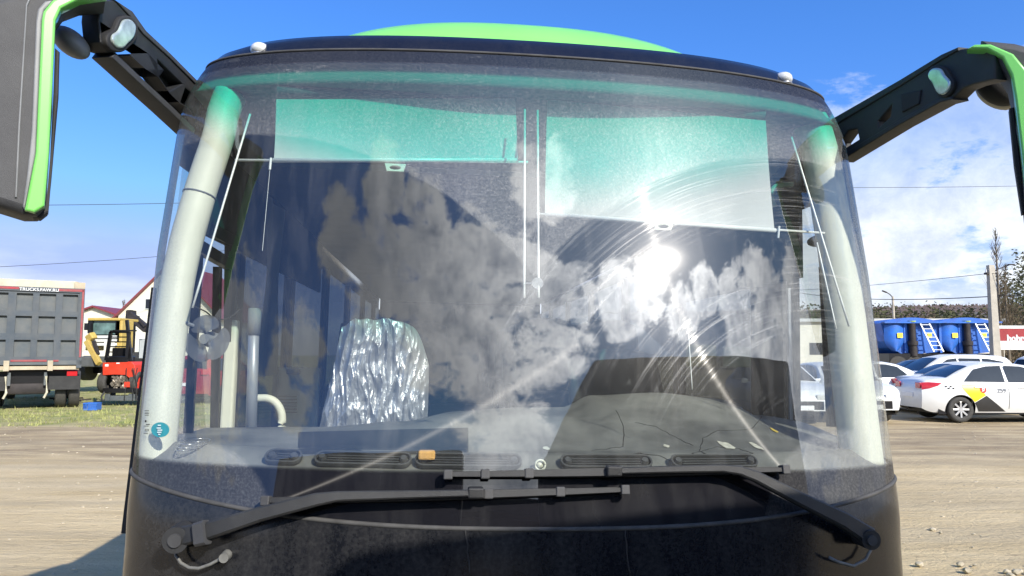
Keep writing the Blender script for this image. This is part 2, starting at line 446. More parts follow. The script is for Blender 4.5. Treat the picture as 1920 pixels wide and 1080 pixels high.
windscreen = gl.obj('windscreen', M['glass'], bus, True)
windscreen['label'] = 'huge curved windscreen with a green sun band, dust and wiper scratches'

# lower black front
fp = MB()
def ffn(u, v):
    s = 2*u-1; a = s*math.pi/2; xx = math.copysign(abs(math.sin(a))**(1/1.25), s)
    zb = zbot(xx*1.25)-.004; z = .32+(zb-.32)*v
    return Vector((xx*Wd(z), S(xx*Wd(z), z)-.004, z))
fp.grid(ffn, 80, 24)
front_panel = fp.obj('front_panel', M['panel'], bus, True); front_panel['label'] = 'dusty black lower front panel'
g = MB(); g.tube([gfn(i/80, 0)+Vector((0, -.002, -.003)) for i in range(81)], .0065, 8); g.obj('lower_seal', M['gasket'], bus, True)
# a few vertical drips / joint lines in the panel
for px0, px1 in ((873, 882), (1172, 1180)):
    g = MB(); g.tube([hit(px0+(px1-px0)*k/6+random.uniform(-2, 2), 990+15*k)+Vector((0, -.004, 0)) for k in range(7)], .0022, 6); g.obj('panel_joint', M['rubber'], bus, True)

# roof cap
rc = MB(); N = 80
rows = [[frontpt(2*i/N-1, *r)+Vector((0, 0, 0)) for i in range(N+1)] for r in ring]
vr = [[rc.bm.verts.new(p) for p in row] for row in rows]
for a in range(len(vr)-1):
    for i in range(N): rc.bm.faces.new((vr[a][i], vr[a][i+1], vr[a+1][i+1], vr[a+1][i]))
rc.obj('roof_cap', M['roofband'], bus, True)
g = MB(); g.tube([frontpt(2*i/80-1, Wd(SEAM), rake(SEAM), SEAM)+Vector((0, -.001, 0)) for i in range(81)], .0045, 8); g.obj('upper_seal', M['gasket'], bus, True)

# sides, roof and rear
BL = 9.4
def side_strip(name, z0, z1, y1, y2, m, sgn, inset=0., n=6):
    q = MB()
    def fn(u, v):
        z = z0+(z1-z0)*v
        ys = S(Wd(z), z) if y1 is None else y1
        return Vector((sgn*(Wd(z)-inset), ys+(y2-ys)*u, z))
    q.grid(fn, 2, n); o = q.obj(name, m, bus, True)
    return o
M['sideglass'] = bpy.data.materials.new('side_window_glass'); M['sideglass'].use_nodes = True
t = NT(M['sideglass'].node_tree); t.t.nodes.clear(); o_ = t.n('ShaderNodeOutputMaterial')
lw = t.n('ShaderNodeFresnel'); lw.inputs[0].default_value = 1.22
t.put(o_.inputs[0], t.mixs(t.m('MULTIPLY', lw.outputs[0], .22), t.mixs(.05, t.shader('ShaderNodeBsdfTransparent', Color=(.86, .89, .90, 1)), t.shader('ShaderNodeBsdfDiffuse', Color=(.5, .5, .48, 1))), t.shader('ShaderNodeBsdfGlossy', Roughness=.02)))
M['tintglass'] = bpy.data.materials.new('tinted_window_glass'); M['tintglass'].use_nodes = True; t = NT(M['tintglass'].node_tree); t.t.nodes.clear(); o_ = t.n('ShaderNodeOutputMaterial')
t.put(o_.inputs[0], t.mixs(.06, t.shader('ShaderNodeBsdfTransparent', Color=(.07, .08, .09, 1)), t.shader('ShaderNodeBsdfGlossy', Roughness=.02)))
for sg in (-1, 1):
    side_strip('side_panel', .35, 1.02, None, BL, M['green'], sg)
    side_strip('waist_panel', 1.02, 1.24, None, BL, M['panel'], sg)
    side_strip('cornice_panel', 2.33, 2.684, None, BL, M['roofband'], sg)
    posts = [(None, None), (1.32, 1.42) if sg < 0 else (1.06, 1.40), (2.5, 2.6), (3.9, 4.0), (5.3, 5.4), (6.7, 6.8), (8.1, 8.2), (BL-.1, BL)]
    for k, (a, b) in enumerate(posts):
        if a is None: continue
        q = MB(); q.boxb(sg*1.20, sg*1.249, a, b, 1.24, 2.33); q.obj('window_post', M['black'], bus)
        if k: side_strip('side_window', 1.24, 2.33, posts[k-1][1], a, M['sideglass'] if k == 1 else M['tintglass'], sg, .01, 1)
rf = MB()
for a in range(len(ring)-1):
    for sg in (-1, 1):
        (w0, y0, z0), (w1, y1, z1) = ring[a], ring[a+1]
        c0, c1 = frontpt(1, w0, y0, z0).y, frontpt(1, w1, y1, z1).y
        rf.face([(sg*w0, c0, z0), (sg*w0, BL, z0), (sg*w1, BL, z1), (sg*w1, c1, z1)])
w0, y0, z0 = ring[-1]; c0 = frontpt(1, w0, y0, z0).y
rf.face([(-w0, c0, z0), (w0, c0, z0), (w0, BL, z0), (-w0, BL, z0)]); rf.face([(-w0, c0, z0), (w0, c0, z0), (0, y0, z0)])
rf.obj('roof', M['roofband'], bus)
q = MB(); q.boxb(-1.24, 1.24, BL, BL+.03, .35, 2.68); q.obj('rear_wall', M['panel'], bus)
# wheels of the coach
def wheel_mesh(r, wd, cx, cy, cz, axis='x', n=28):
    q = MB(); prof = [(r*.58, -wd/2), (r*.9, -wd/2), (r*.985, -wd*.38), (r, -wd*.2), (r, wd*.2), (r*.985, wd*.38), (r*.9, wd/2), (r*.58, wd/2)]
    rr = []
    for k in range(n):
        a = 2*math.pi*k/n
        rr.append([q.bm.verts.new((cx+h, cy+rad_*math.cos(a), cz+rad_*math.sin(a)) if axis == 'x' else (cx+rad_*math.cos(a), cy+h, cz+rad_*math.sin(a))) for rad_, h in prof])
    for k in range(n):
        for j in range(len(prof)): q.bm.faces.new((rr[k][j], rr[(k+1) % n][j], rr[(k+1) % n][(j+1) % len(prof)], rr[k][(j+1) % len(prof)]))
    return q
for sg in (-1, 1):
    for yy in (1.9, 7.2):
        wheel_mesh(.46, .28, sg*1.08, yy, .46).obj('wheel', M['rubber'], bus, True)
q = MB(); q.boxb(-1.2, 1.2, .3, BL, .34, .40); q.obj('chassis', M['black'], bus)

# green fairing on the roof
q = MB()
HY = .80
def hump(u, v):
    # cross section across x, v along y
    s = 2*u-1; x = .03+s*1.12
    h = .345*max(0, 1-abs(s)**2.8)**.62
    fy = min(1, v/.22); prof = math.sin(fy*math.pi/2)**.6
    hh = h*(.12+.88*prof)
    return Vector((x, HY+plan(x, 1.6)*1.4+v*1.5, 2.79+hh))
q.grid(hump, 60, 24)
q.grid(lambda u, v: Vector((hump(u, 0).x, hump(u, 0).y, 2.76+(hump(u, 0).z-2.76)*v)), 60, 3)
fair = q.obj('roof_fairing', M['green'], bus, True, weld=True)
# small bracket with a cable end on the fairing
q = MB(); B0 = loc(985, 58, 1.6)
q.tube([loc(968, 56, 1.6), loc(975, 54, 1.6), loc(984, 57, 1.6)], .011, 8); q.tube([loc(984, 56, 1.6), loc(990, 55, 1.6), loc(996, 58, 1.6), loc(1003, 61, 1.6)], .005, 8)
q.box(loc(1000, 61, 1.6), (.03, .02, .018)); q.box(loc(970, 57, 1.6), (.022, .03, .022), None, .004)
q.obj('cable_clip', M['black'], bus, True)
# marker lamps
M['lens'] = mat('milky_lamp_lens', (.62, .63, .62), .18, 0, .08, 60, coat=.5)
for px, py in ((490, 99), (1464, 153)):
    c = hit(px, py+16 if px < 900 else py+12) + Vector((0, .02, .0)); c = loc(px, py, c.y+.05)
    q = MB(); q.sphere(c, .036, .06, .030, 20, 12); l = q.obj('marker_lamp', M['lens'], bus, True)
    q = MB(); q.sphere(c+Vector((0, .012, -.020)), .040, .07, .012, 20, 8); q.obj('lamp_base', M['silver'], l, True)

# ---------------- wipers
def onglass(px, py, off): return hit(px, py)+Vector((0, -off, off*.2))
def strip(pts, ws, hs, m, name, parent):
    q = MB(); P = [onglass(*p) for p in pts]
    def prof(i):
        a, b = ws[i]/2, hs[i]/2; c = min(a, b)*.35
        return [(-a+c, -b), (a-c, -b), (a, -b+c), (a, b-c), (a-c, b), (-a+c, b), (-a, b-c), (-a, -b+c)]
    q.sweep(P, prof, up=(0, -1, .25)); return q.obj(name, m, parent, 'auto')
def wiper(arm, aw, ah, blade0, blade1, joint, cap, ends, capr):
    root = bpy.data.objects.new('windscreen_wiper', None); C.objects.link(root); root.parent = bus
    strip(arm, aw, ah, M['plastic'], 'wiper_arm', root)
    # blade: rubber lip, spine, clamps
    n = 20; e = Vector((0, -.022, 0))
    path = [tuple(blade0[k]+(blade1[k]-blade0[k])*i/n for k in (0, 1)) for i in range(n+1)]
    q = MB()
    q.sweep([hit(*p)+Vector((0, -.016, 0)) for p in path], lambda i: [(-.004, -.014), (.004, -.014), (.004, .012), (-.004, .012)], up=(0, -1, .25)); q.obj('blade_rubber', M['rubber'], root)
    q = MB()
    def pr(i):
        f = abs(i/n-.5)*2; a = .0125-.006*f**2; b = .013-.006*f
        return [(-a, -b), (a, -b), (a*.8, b), (-a*.8, b)]
    q.sweep([hit(*p)+Vector((0, -.036, 0)) for p in path], pr, up=(0, -1, .25)); q.obj('blade_spine', M['plastic'], root, 'auto')
    for f in ends:
        p = [blade0[k]+(blade1[k]-blade0[k])*f for k in (0, 1)]
        c = hit(*p)+Vector((0, -.036, 0)); a = hit(p[0]+6, p[1])+Vector((0, -.036, 0)); dx = (a-c).normalized()
        q = MB(); q.bar(c-dx*.012, c+dx*.012, .026, .026, (0, -1, .2), .003); q.obj('blade_clip', M['plastic2'], root)
    q = MB(); c = onglass(*joint, .05); q.box(c, (.042, .030, .028), None, .005); q.obj('blade_joint', M['plastic'], root)
    if cap:
        c = onglass(*cap, .045); q = MB(); q.cyl(c+Vector((0, -.030, 0)), c+Vector((0, .05, 0)), capr, 24, capr*1.02); q.obj('pivot_housing', M['plastic'], root, 'auto')
        q = MB(); q.cyl(c+Vector((0, -.036, 0)), c+Vector((0, -.02, 0)), capr*.52, 20); q.obj('pivot_cap', M['plastic2'], root, 'auto')
    return root
wl = wiper([(352, 1004, .05), (400, 995, .055), (500, 963, .055), (600, 937, .055), (640, 931, .055), (760, 928, .055), (893, 925, .055)],
      [.052, .046, .038, .034, .026, .021, .017], [.030, .034, .03, .026, .022, .018, .016], (505, 934), (1165, 914), (890, 924), (346, 1007), (0, .17, .62, .82, 1.), .034)
wl['label'] = 'wiper on the left, pivoting low on the black panel'
strip([(383, 1001, .066), (402, 996, .066)], [.060, .062], [.034, .034], M['plastic2'], 'arm_bracket', wl)
wr = wiper([(1612, 1005, .05), (1560, 974, .055), (1480, 935, .055), (1402, 895, .055), (1372, 884, .055), (1340, 880, .055), (1240, 882, .055), (1135, 885, .055)],
      [.052, .045, .037, .030, .025, .021, .019, .017], [.03, .034, .030, .026, .022, .02, .018, .016], (840, 886), (1460, 877), (1143, 884), (1607, 1007), (0, .11, .24, .48, .86, 1.), .028)
wr['label'] = 'wiper on the right, its arm bent over the glass edge'
# washer hoses
M['hose'] = mat('grey_rubber_hose', (.16, .16, .15), .5, 0, .2, 40)
q = MB(); q.tube([onglass(*p, .03) for p in ((336, 1020), (337, 1040), (346, 1054), (362, 1063), (380, 1064), (402, 1056), (418, 1047), (427, 1042))], .0045, 8); hs = q.obj('washer_hose', M['hose'], bus, True)
q = MB(); c = onglass(427, 1042, .02); q.cyl(c+Vector((0, -.02, 0)), c+Vector((0, .03, 0)), .0125, 16, .014); q.obj('hose_nozzle', M['hose'], hs, 'auto')
q = MB(); q.tube([onglass(*p, .03) for p in ((1618, 1010), (1622, 1030), (1612, 1048), (1590, 1060), (1560, 1052), (1545, 1044))], .0045, 8); q.obj('washer_hose', M['hose'], bus, True)

# ---------------- mirrors on their arms
def vplane(A, B):
    A, B = Vector(A), Vector(B); d = (B-A); d.z = 0; d.normalize(); nrm = d.cross(Vector((0, 0, 1)))
    Mx = Matrix(((d.x, 0, nrm.x, A.x), (d.y, 0, nrm.y, A.y), (0, 1, 0, A.z), (0, 0, 0, 1)))
    Mx = Matrix((Vector((d.x, 0, nrm.x, A.x)), Vector((d.y, 0, nrm.y, A.y)), Vector((0, 1, 0, A.z)), Vector((0, 0, 0, 1))))
    Mi = Mx.inverted()
    return Mx, (lambda px, py: (lambda p: (p.x, p.y))(Mi @ onplane(px, py, A, nrm))), nrm
def pl(name, pts, holes, pf, Mx, thick, bev, m, parent, shift=0., smooth_pts=False):
    return plate(name, [pf(*p) for p in pts], [[pf(*p) for p in h] for h in holes], BI @ Mx @ Matrix.Translation((0, 0, shift)), thick, bev, m, parent, smooth_pts)
M['lampglass'] = mat('greenish_mirror_glass', (.50, .58, .56), .18, .45, .3, 25)
def axis_sign(n): return 1 if n.dot(CAMP-Vector((0, 2.4, 1.7))) > 0 else -1
# left
mroot = bpy.data.objects.new('mirror_arm', None); C.objects.link(mroot); mroot.parent = bus; mroot['label'] = 'left mirror arm with openings, and its big housing with a green stripe'
Mx, pf, nr = vplane((-1.17, 2.78, 1.68), (-1.235, 2.12, 1.68)); sg = -1 if nr.x < 0 else 1
H = lambda *p: list(p)
hl = [H((233, 105), (262, 104), (285, 128), (258, 127)), H((281, 113), (328, 158), (303, 171), (284, 144)), H((334, 166), (364, 186), (356, 222), (338, 200), (325, 192))]
pl('arm_frame', H((172, -2), (200, 2), (228, 25), (252, 60), (300, 106), (375, 181), (350, 248), (310, 208), (200, 103), (185, 98), (172, 80), (168, 40)), hl, pf, Mx, .045, .006, M['plastic'], mroot)
pl('arm_ridge', H((196, 0), (230, 22), (256, 58), (304, 102), (378, 175), (374, 181), (300, 108), (250, 64), (224, 30)), [], pf, Mx, .060, .004, M['plastic2'], mroot)
pl('arm_ridge', H((196, 100), (306, 200), (350, 242), (347, 252), (300, 208), (190, 108)), [], pf, Mx, .060, .004, M['plastic2'], mroot)
for k in hl: 
    pl('opening_backing', [(x, y) for x, y in k], [], pf, Mx, .006, .001, M['rubber'], mroot, -sg*.022)
pl('small_lamp', H((207, 38), (226, 46), (228, 58), (212, 84), (200, 92), (184, 82), (182, 72), (195, 58)), [], pf, Mx, .02, .006, M['lampglass'], mroot, sg*.034, True)
pl('lamp_bezel', H((205, 32), (232, 42), (236, 62), (216, 92), (200, 99), (178, 88), (175, 72), (190, 56)), [], pf, Mx, .02, .006, M['rubber'], mroot, sg*.027, True)
HYL = 2.02
Mh, ph, _ = vplane((-1.55, HYL-.21, 1.68), (-1.05, HYL+.10, 1.68))
outl = H((-260, 120), (-200, 50), (-60, 22), (0, 12), (30, 4), (60, -14), (110, -24), (165, -26), (196, -14), (196, 12), (150, 16), (118, 28), (104, 46), (100, 62), (98, 200), (86, 380), (82, 398), (70, 410), (45, 410), (0, 396), (-150, 350), (-240, 320), (-265, 240))
pl('mirror_housing', outl, [], ph, Mh, .10, .025, M['plastic2'], mroot)
pl('mirror_rim', H((86, 396), (94, 300), (100, 180), (103, 96), (112, 104), (110, 180), (103, 260), (96, 340), (89, 402), (76, 412), (62, 410), (66, 402)), [], ph, Mh, .05, .006, M['rubber'], mroot, 0)
pl('housing_stripe', H((48, 404), (66, 408), (84, 396), (92, 300), (104, 60), (114, 38), (150, 20), (198, 13), (172, 5), (130, 8), (98, 24), (82, 44), (79, 60), (68, 300)), [], ph, Mh, .04, .006, M['green'], mroot, -.062 if _.y > 0 else .062)
M['greystripe'] = mat('worn_grey_plastic', (.20, .205, .21), .5, 0, .1, 12)
pl('grey_trim', H((48, 404), (68, 300), (79, 60), (84, 40), (100, 22), (85, 24), (72, 38), (68, 60), (60, 260), (52, 340), (44, 396)), [], ph, Mh, .035, .004, M['greystripe'], mroot, -.060 if _.y > 0 else .060)
pl('housing_crease', H((30, 380), (36, 250), (50, 30), (60, 8), (62, 12), (53, 32), (40, 250), (34, 380)), [], ph, Mh, .012, .002, M['greystripe'], mroot, -.072 if _.y > 0 else .072)
pl('mirror_glass', H((-220, 120), (-60, 50), (60, 40), (80, 60), (70, 360), (40, 385), (-200, 320)), [], ph, Mh, .012, .002, M['lampglass'], mroot, .066 if _.y > 0 else -.066)
c = BI @ at(133, 80, 2.10)
q = MB(); q.sphere(c, .060, .05, .036, 20, 12, Matrix.Rotation(rad(38), 3, 'Y')); q.obj('kerb_mirror', M['greystripe'], mroot, True)
# right
mroot = bpy.data.objects.new('mirror_arm', None); C.objects.link(mroot); mroot.parent = bus; mroot['label'] = 'right mirror arm in shade, with slots, and its housing with a green stripe'
Mx, pf, nr = vplane((1.33, 2.98, 1.68), (1.47, 2.40, 1.68)); sg = -1 if nr.x < 0 else 1
sgr = -sg
hr = [H((1586, 268), (1602, 246), (1618, 243), (1622, 262), (1587, 284)), H((1658, 228), (1684, 198), (1681, 220), (1659, 240))]
dr = [H((1704, 178), (1742, 170), (1738, 196), (1706, 212))]
pl('arm_frame', H((1562, 236), (1620, 200), (1700, 158), (1780, 110), (1812, 94), (1840, 90), (1880, 96), (1880, 150), (1838, 160), (1818, 168), (1800, 186), (1776, 190), (1700, 232), (1586, 300)), hr, pf, Mx, .045, .006, M['plastic'], mroot)
pl('arm_ridge', H((1562, 230), (1700, 152), (1780, 104), (1812, 90), (1812, 96), (1780, 114), (1700, 164), (1564, 244)), [], pf, Mx, .060, .004, M['plastic'], mroot)
pl('arm_ridge', H((1586, 294), (1700, 226), (1778, 184), (1800, 182), (1802, 188), (1778, 194), (1700, 236), (1588, 304)), [], pf, Mx, .060, .004, M['plastic'], mroot)
for k in dr: pl('recess', k, [], pf, Mx, .012, .004, M['rubber'], mroot, sgr*.025)
pl('lamp_bezel', H((1758, 134), (1784, 126), (1800, 142), (1808, 160), (1800, 178), (1784, 184), (1766, 160)), [], pf, Mx, .02, .006, M['rubber'], mroot, sgr*.027, True)
pl('small_lamp', H((1763, 138), (1782, 130), (1794, 144), (1804, 160), (1798, 174), (1786, 180), (1770, 160)), [], pf, Mx, .02, .006, M['lampglass'], mroot, sgr*.034, True)
HYR = 2.36
Mh, ph, _ = vplane((1.2, HYR+.10, 1.68), (1.75, HYR-.22, 1.68)); fs = -1 if _.y > 0 else 1
pl('mirror_housing', H((1838, 88), (1900, 94), (1960, 110), (2080, 170), (2130, 260), (2120, 480), (2060, 520), (1960, 500), (1928, 460), (1919, 380), (1908, 240), (1892, 168), (1862, 122), (1840, 108)), [], ph, Mh, .10, .025, M['plastic2'], mroot)
pl('housing_stripe', H((1812, 110), (1848, 111), (1876, 126), (1892, 158), (1899, 200), (1911, 300), (1920, 380), (1930, 460), (1952, 460), (1944, 300), (1934, 200), (1922, 152), (1896, 120), (1855, 102), (1826, 102)), [], ph, Mh, .04, .006, M['green'], mroot, fs*.066)
pl('mirror_rim', H((1892, 205), (1900, 203), (1912, 300), (1922, 400), (1916, 402), (1902, 310)), [], ph, Mh, .04, .004, M['rubber'], mroot, -fs*.01)
c = BI @ at(1868, 178, 2.46)
M['beige'] = mat('beige_mirror_back', (.42, .38, .30), .5, 0, .1, 10)
q = MB(); q.sphere(c, .075, .05, .034, 20, 12, Matrix.Rotation(rad(32), 3, 'Y')); km = q.obj('kerb_mirror', M['beige'], mroot, True)
q = MB(); q.sphere(BI @ at(1870, 162, 2.42), .082, .05, .055, 20, 12, Matrix.Rotation(rad(38), 3, 'Y')); q.obj('mirror_socket', M['rubber'], km, True)
# door edge rubber on the left flank
q = MB(); q.bar(locx(289, 540, -1.275), locx(233, 1000, -1.275), .012, .02); q.obj('door_edge', M['rubber'], bus)

# ------------------------------------------------------------------ inside the coach
M['headergrey'] = mat('grey_header_cloth', (.24, .25, .25), .9, 0, .08, 6)
q = MB(); q.boxb(-1.2, 1.2, .35, BL, .86, .92); q.obj('floor', M['greyint'], bus)
q = MB(); q.boxb(-1.2, 1.2, 1.15, BL, 2.465, 2.49); q.obj('ceiling', M['greyint'], bus)
def headf(u, v):
    s = 2*u-1; x = 1.19*s
    if v < .5: z = 2.67-.10*(v/.5); return Vector((x*Wd(z)/1.25, S(x*.97, z)+.026+.02*v, z))
    k = (v-.5)/.5; b = S(x*.97, 2.57)+.045; return Vector((x, b+(1.3-b)*k, 2.57+.02*math.sin(k*3)-.09*k))
q = MB(); q.grid(headf, 40, 12); q.obj('header_panel', M['headergrey'], bus, True)
q = MB(); q.boxb(-1.2, 1.2, BL-.02, BL-.01, .9, 2.45); q.obj('rear_lining', M['darkint'], bus)
def chain(pts, inset): return [hit(px, py, inset) for px, py in pts]
def lerp_list(pts, n):
    out = []; P = [Vector(p) for p in pts]
    for i in range(len(P)-1):
        for k in range(n):
            t_ = k/n; p0, p1, p2, p3 = P[max(i-1, 0)], P[i], P[i+1], P[min(i+2, len(P)-1)]
            out.append(.5*((2*p1)+(-p0+p2)*t_+(2*p0-5*p1+4*p2-p3)*t_*t_+(-p0+3*p1-3*p2+p3)*t_**3))
    out.append(P[-1]); return out
# cream corner pillars with a joint line
for pts, r, lab in ((((432, 178), (418, 215), (408, 262), (374, 366), (343, 480), (322, 600), (308, 720), (294, 862), (288, 900)), .052, 0), (((1548, 205), (1560, 250), (1572, 330), (1583, 412), (1602, 530), (1622, 650), (1637, 760), (1650, 866), (1654, 900)), .066, 1)):
    if lab: P = lerp_list([Vector((Wd(z)-.118-.02*max(0, z-2.3), S(Wd(z)-.10, z)+.10, z)) for z in (2.60, 2.55, 2.42, 2.2, 2.0, 1.8, 1.6, 1.45, 1.33)], 5)
    else: P = lerp_list(chain(pts, .085), 5)
    q = MB(); q.tube(P, lambda i: r*(1.05-.05*min(1, i/10)), 18); pp = q.obj('corner_pillar', M['cream'], bus, True)
    J = Vector((1.13, .55, 2.13)) if lab else chain([pts[3]], .085)[0]; q = MB(); k = min(range(len(P)), key=lambda i: (P[i]-J).length); d = (P[k+1]-P[k]).normalized()
    q.cyl(J-d*.0025, J+d*.0025, r+.0022, 24); q.obj('pillar_joint', M['greyint'], pp, True)

# dashboard
def zback(x):
    pts = [(-1.3, 1.37), (-.75, 1.38), (-.45, 1.405), (-.2, 1.45), (.0, 1.465), (.2, 1.47), (.32, 1.52), (.6, 1.535), (.85, 1.515), (1.0, 1.45), (1.3, 1.42)]
    for (a, za), (b, zb) in zip(pts, pts[1:]):
        if x <= b:
            f = max(0, (x-a)/(b-a)); f = f*f*(3-2*f); return za+(zb-za)*f
    return pts[-1][1]
def dashz(x, f):
    """f: metres back from the windscreen"""
    if f < .09: return 1.342+.052*(f/.09)
    D = .92-S(x, 1.35); k = min(1, (f-.09)/max(.1, D-.09)); k = k*k*(3-2*k)
    return 1.394-.012*min(1, (f-.09)/.1)*(1-k)+(zback(x)-1.394)*k
def dashp(x, f): return Vector((x, S(x, 1.35)+.025+f, dashz(x, f)))
q = MB()
def dfn(u, v):
    x = -1.19+2.38*u; D = .92-S(x, 1.35)
    if v > .93: p = dashp(x, D); return p+Vector((0, .03, -.5*(v-.93)/.07))
    return dashp(x, D*(v/.93))
q.grid(dfn, 90, 50)
dash = q.obj('dashboard', M['dash'], bus, True)
def dashhit(px, py, up=.002):
    o = BI @ CAMP; d = (BI.to_3x3() @ ray(px, py)).normalized(); t_ = 1.9
    while t_ < 4.2:
        p = o+d*t_
        if abs(p.x) < 1.19:
            f = p.y-S(p.x, 1.35)-.025
            if f > 0 and p.z < dashz(p.x, f): return p+Vector((0, 0, up))
        t_ += .003
    return o+d*3
M['crack'] = mat('open_crack', (.008, .008, .008), .9, 0)
cr = [[(1160, 857), (1200, 850), (1240, 856), (1270, 872)], [(1272, 868), (1300, 850), (1345, 838), (1385, 842), (1412, 850)], [(1312, 846), (1318, 822), (1345, 808), (1400, 806)],
      [(1405, 806), (1424, 790), (1436, 770)], [(1110, 845), (1140, 842), (1168, 838), (1170, 800), (1155, 770)], [(1314, 846), (1340, 862), (1358, 870)], [(1190, 792), (1230, 800), (1262, 818), (1300, 836)]]
for c in cr:
    P = []
    for (a, b) in zip(c, c[1:]):
        for k in range(5): P.append((a[0]+(b[0]-a[0])*k/5+random.uniform(-1.5, 1.5), a[1]+(b[1]-a[1])*k/5+random.uniform(-1, 1)))
    P.append(c[-1]); q = MB(); q.tube([dashhit(*p, .0) for p in P], .0016, 6); q.obj('dash_crack', M['crack'], dash)
M['torn'] = mat('bare_foam_patch', (.52, .50, .42), .9, 0, .3, 60)
M['yel'] = mat('yellow_foam', (.55, .40, .06), .9, 0, .2, 30)
def patch(px, py, w_, h_, m, name, parent):
    c = dashhit(px, py, .001); q = MB(); pts = []
    for k in range(11):
        a = 2*math.pi*k/11; rr = random.uniform(.6, 1.1); x, y = c.x+w_*rr*math.cos(a), c.y+h_*rr*math.sin(a)
        f = y-S(x, 1.35)-.025; pts.append(Vector((x, y, dashz(x, f)+.0025)))
    q.face(pts); return q.obj(name, m, parent)
for a in ((1362, 836, .022, .05), (1418, 838, .015, .06), (1250, 838, .012, .02)): patch(*a, M['torn'], 'torn_patch', dash)
patch(1452, 808, .013, .03, M['yel'], 'foam_patch', dash)
patch(1025, 842, .012, .03, M['cream'], 'paper_scrap', dash)
# air vents on the ledge
def rrect(w_, h_, r, n=6):
    out = []
    for cx, cy, a0 in ((w_/2-r, h_/2-r, 0), (-w_/2+r, h_/2-r, 90), (-w_/2+r, -h_/2+r, 180), (w_/2-r, -h_/2+r, 270)):
        for k in range(n+1):
            a = rad(a0+90*k/n); out.append((cx+r*math.cos(a), cy+r*math.sin(a)))
    return out
for x0, x1, py in ((497, 566, 862), (590, 772, 865), (778, 978, 867), (1050, 1222, 868), (1257, 1418, 869)):
    a, b = hit(x0, py, .05), hit(x1, py, .05); c = (a+b)/2; c.y = S(c.x, 1.35)+.055; c.z = 1.376
    ux = (b-a); wdt = ux.length; ux.z = 0; ux.normalize(); nm = Vector((ux.y, -ux.x, 0)); nm = (nm*.62+Vector((0, 0, 1))*.78).normalized(); uy = nm.cross(ux)
    Mv = Matrix(((ux.x, uy.x, nm.x, c.x), (ux.y, uy.y, nm.y, c.y), (ux.z, uy.z, nm.z, c.z), (0, 0, 0, 1)))
    fr_ = plate('air_vent', rrect(wdt, .050, .024), [rrect(wdt-.012, .038, .018)], Mv, .012, .002, M['plastic2'], dash)
    plate('vent_slot', rrect(wdt-.014, .036, .018), [], Mv @ Matrix.Translation((0, 0, -.004)), .004, .0005, M['crack'], fr_)
    for k in (-1, 0, 1): plate('vent_slat', [(-wdt/2+.035, k*.009-.0015), (wdt/2-.035, k*.009-.0015), (wdt/2-.035, k*.009+.0015), (-wdt/2+.035, k*.009+.0015)], [], Mv @ Matrix.Translation((0, 0, .002)), .002, .0003, M['plastic2'], fr_)
    for s_ in (-1, 1):
        q = MB(); p = Mv @ Vector((s_*(wdt/2-.022), 0, .001)); q.cyl(p, p+nm*.010, .012, 16, .009); q.obj('vent_knob', M['plastic2'], fr_, 'auto')
q = MB(); c = hit(1013, 872, .03); q.tube([c+Vector((.014*math.cos(k*rad(15)), 0, .014*math.sin(k*rad(15)))) for k in range(25)], .003, 8); q.cyl(c+Vector((0, .004, 0)), c+Vector((0, .02, 0)), .009, 14); q.obj('socket', M['cream'], dash, True)
for dx in (0, 5, -4):
    q = MB(); c = dashhit(360+dx, 838, .006); q.tube([c+Vector(((.034+dx*.0008)*math.cos(k*rad(15)), .075*math.sin(k*rad(15)), .002*dx)) for k in range(25)], .0018, 6); q.obj('coiled_wire', M['silver'], dash, True)
# dark rubber mat lying on the left of the dash
q = MB()
def mfn(u, v):
    px = 560+u*318; py0 = 812-u*8; p = dashhit(px, py0+(854-py0)*v, .004); return p
q.grid(mfn, 24, 8); mt_ = q.obj('rubber_mat', M['rubber'], None); mt_.parent = None; mt_.matrix_world = BM
tag(mt_, 'dark rubber mat lying on the dashboard behind the left air vents', 'mat')
M['orange'] = mat('orange_sponge', (.72, .40, .13), .9, 0, .12, 40, bump=.4, bscale=300)
c = hit(800, 857, .035)+Vector((0, 0, .006)); q = MB(); q.box(c, (.047, .028, .026), None, .006); o = q.obj('sponge', M['orange'], None); o.matrix_world = BM
tag(o, 'small orange sponge block sitting on the dashboard edge, above the wipers', 'sponge')

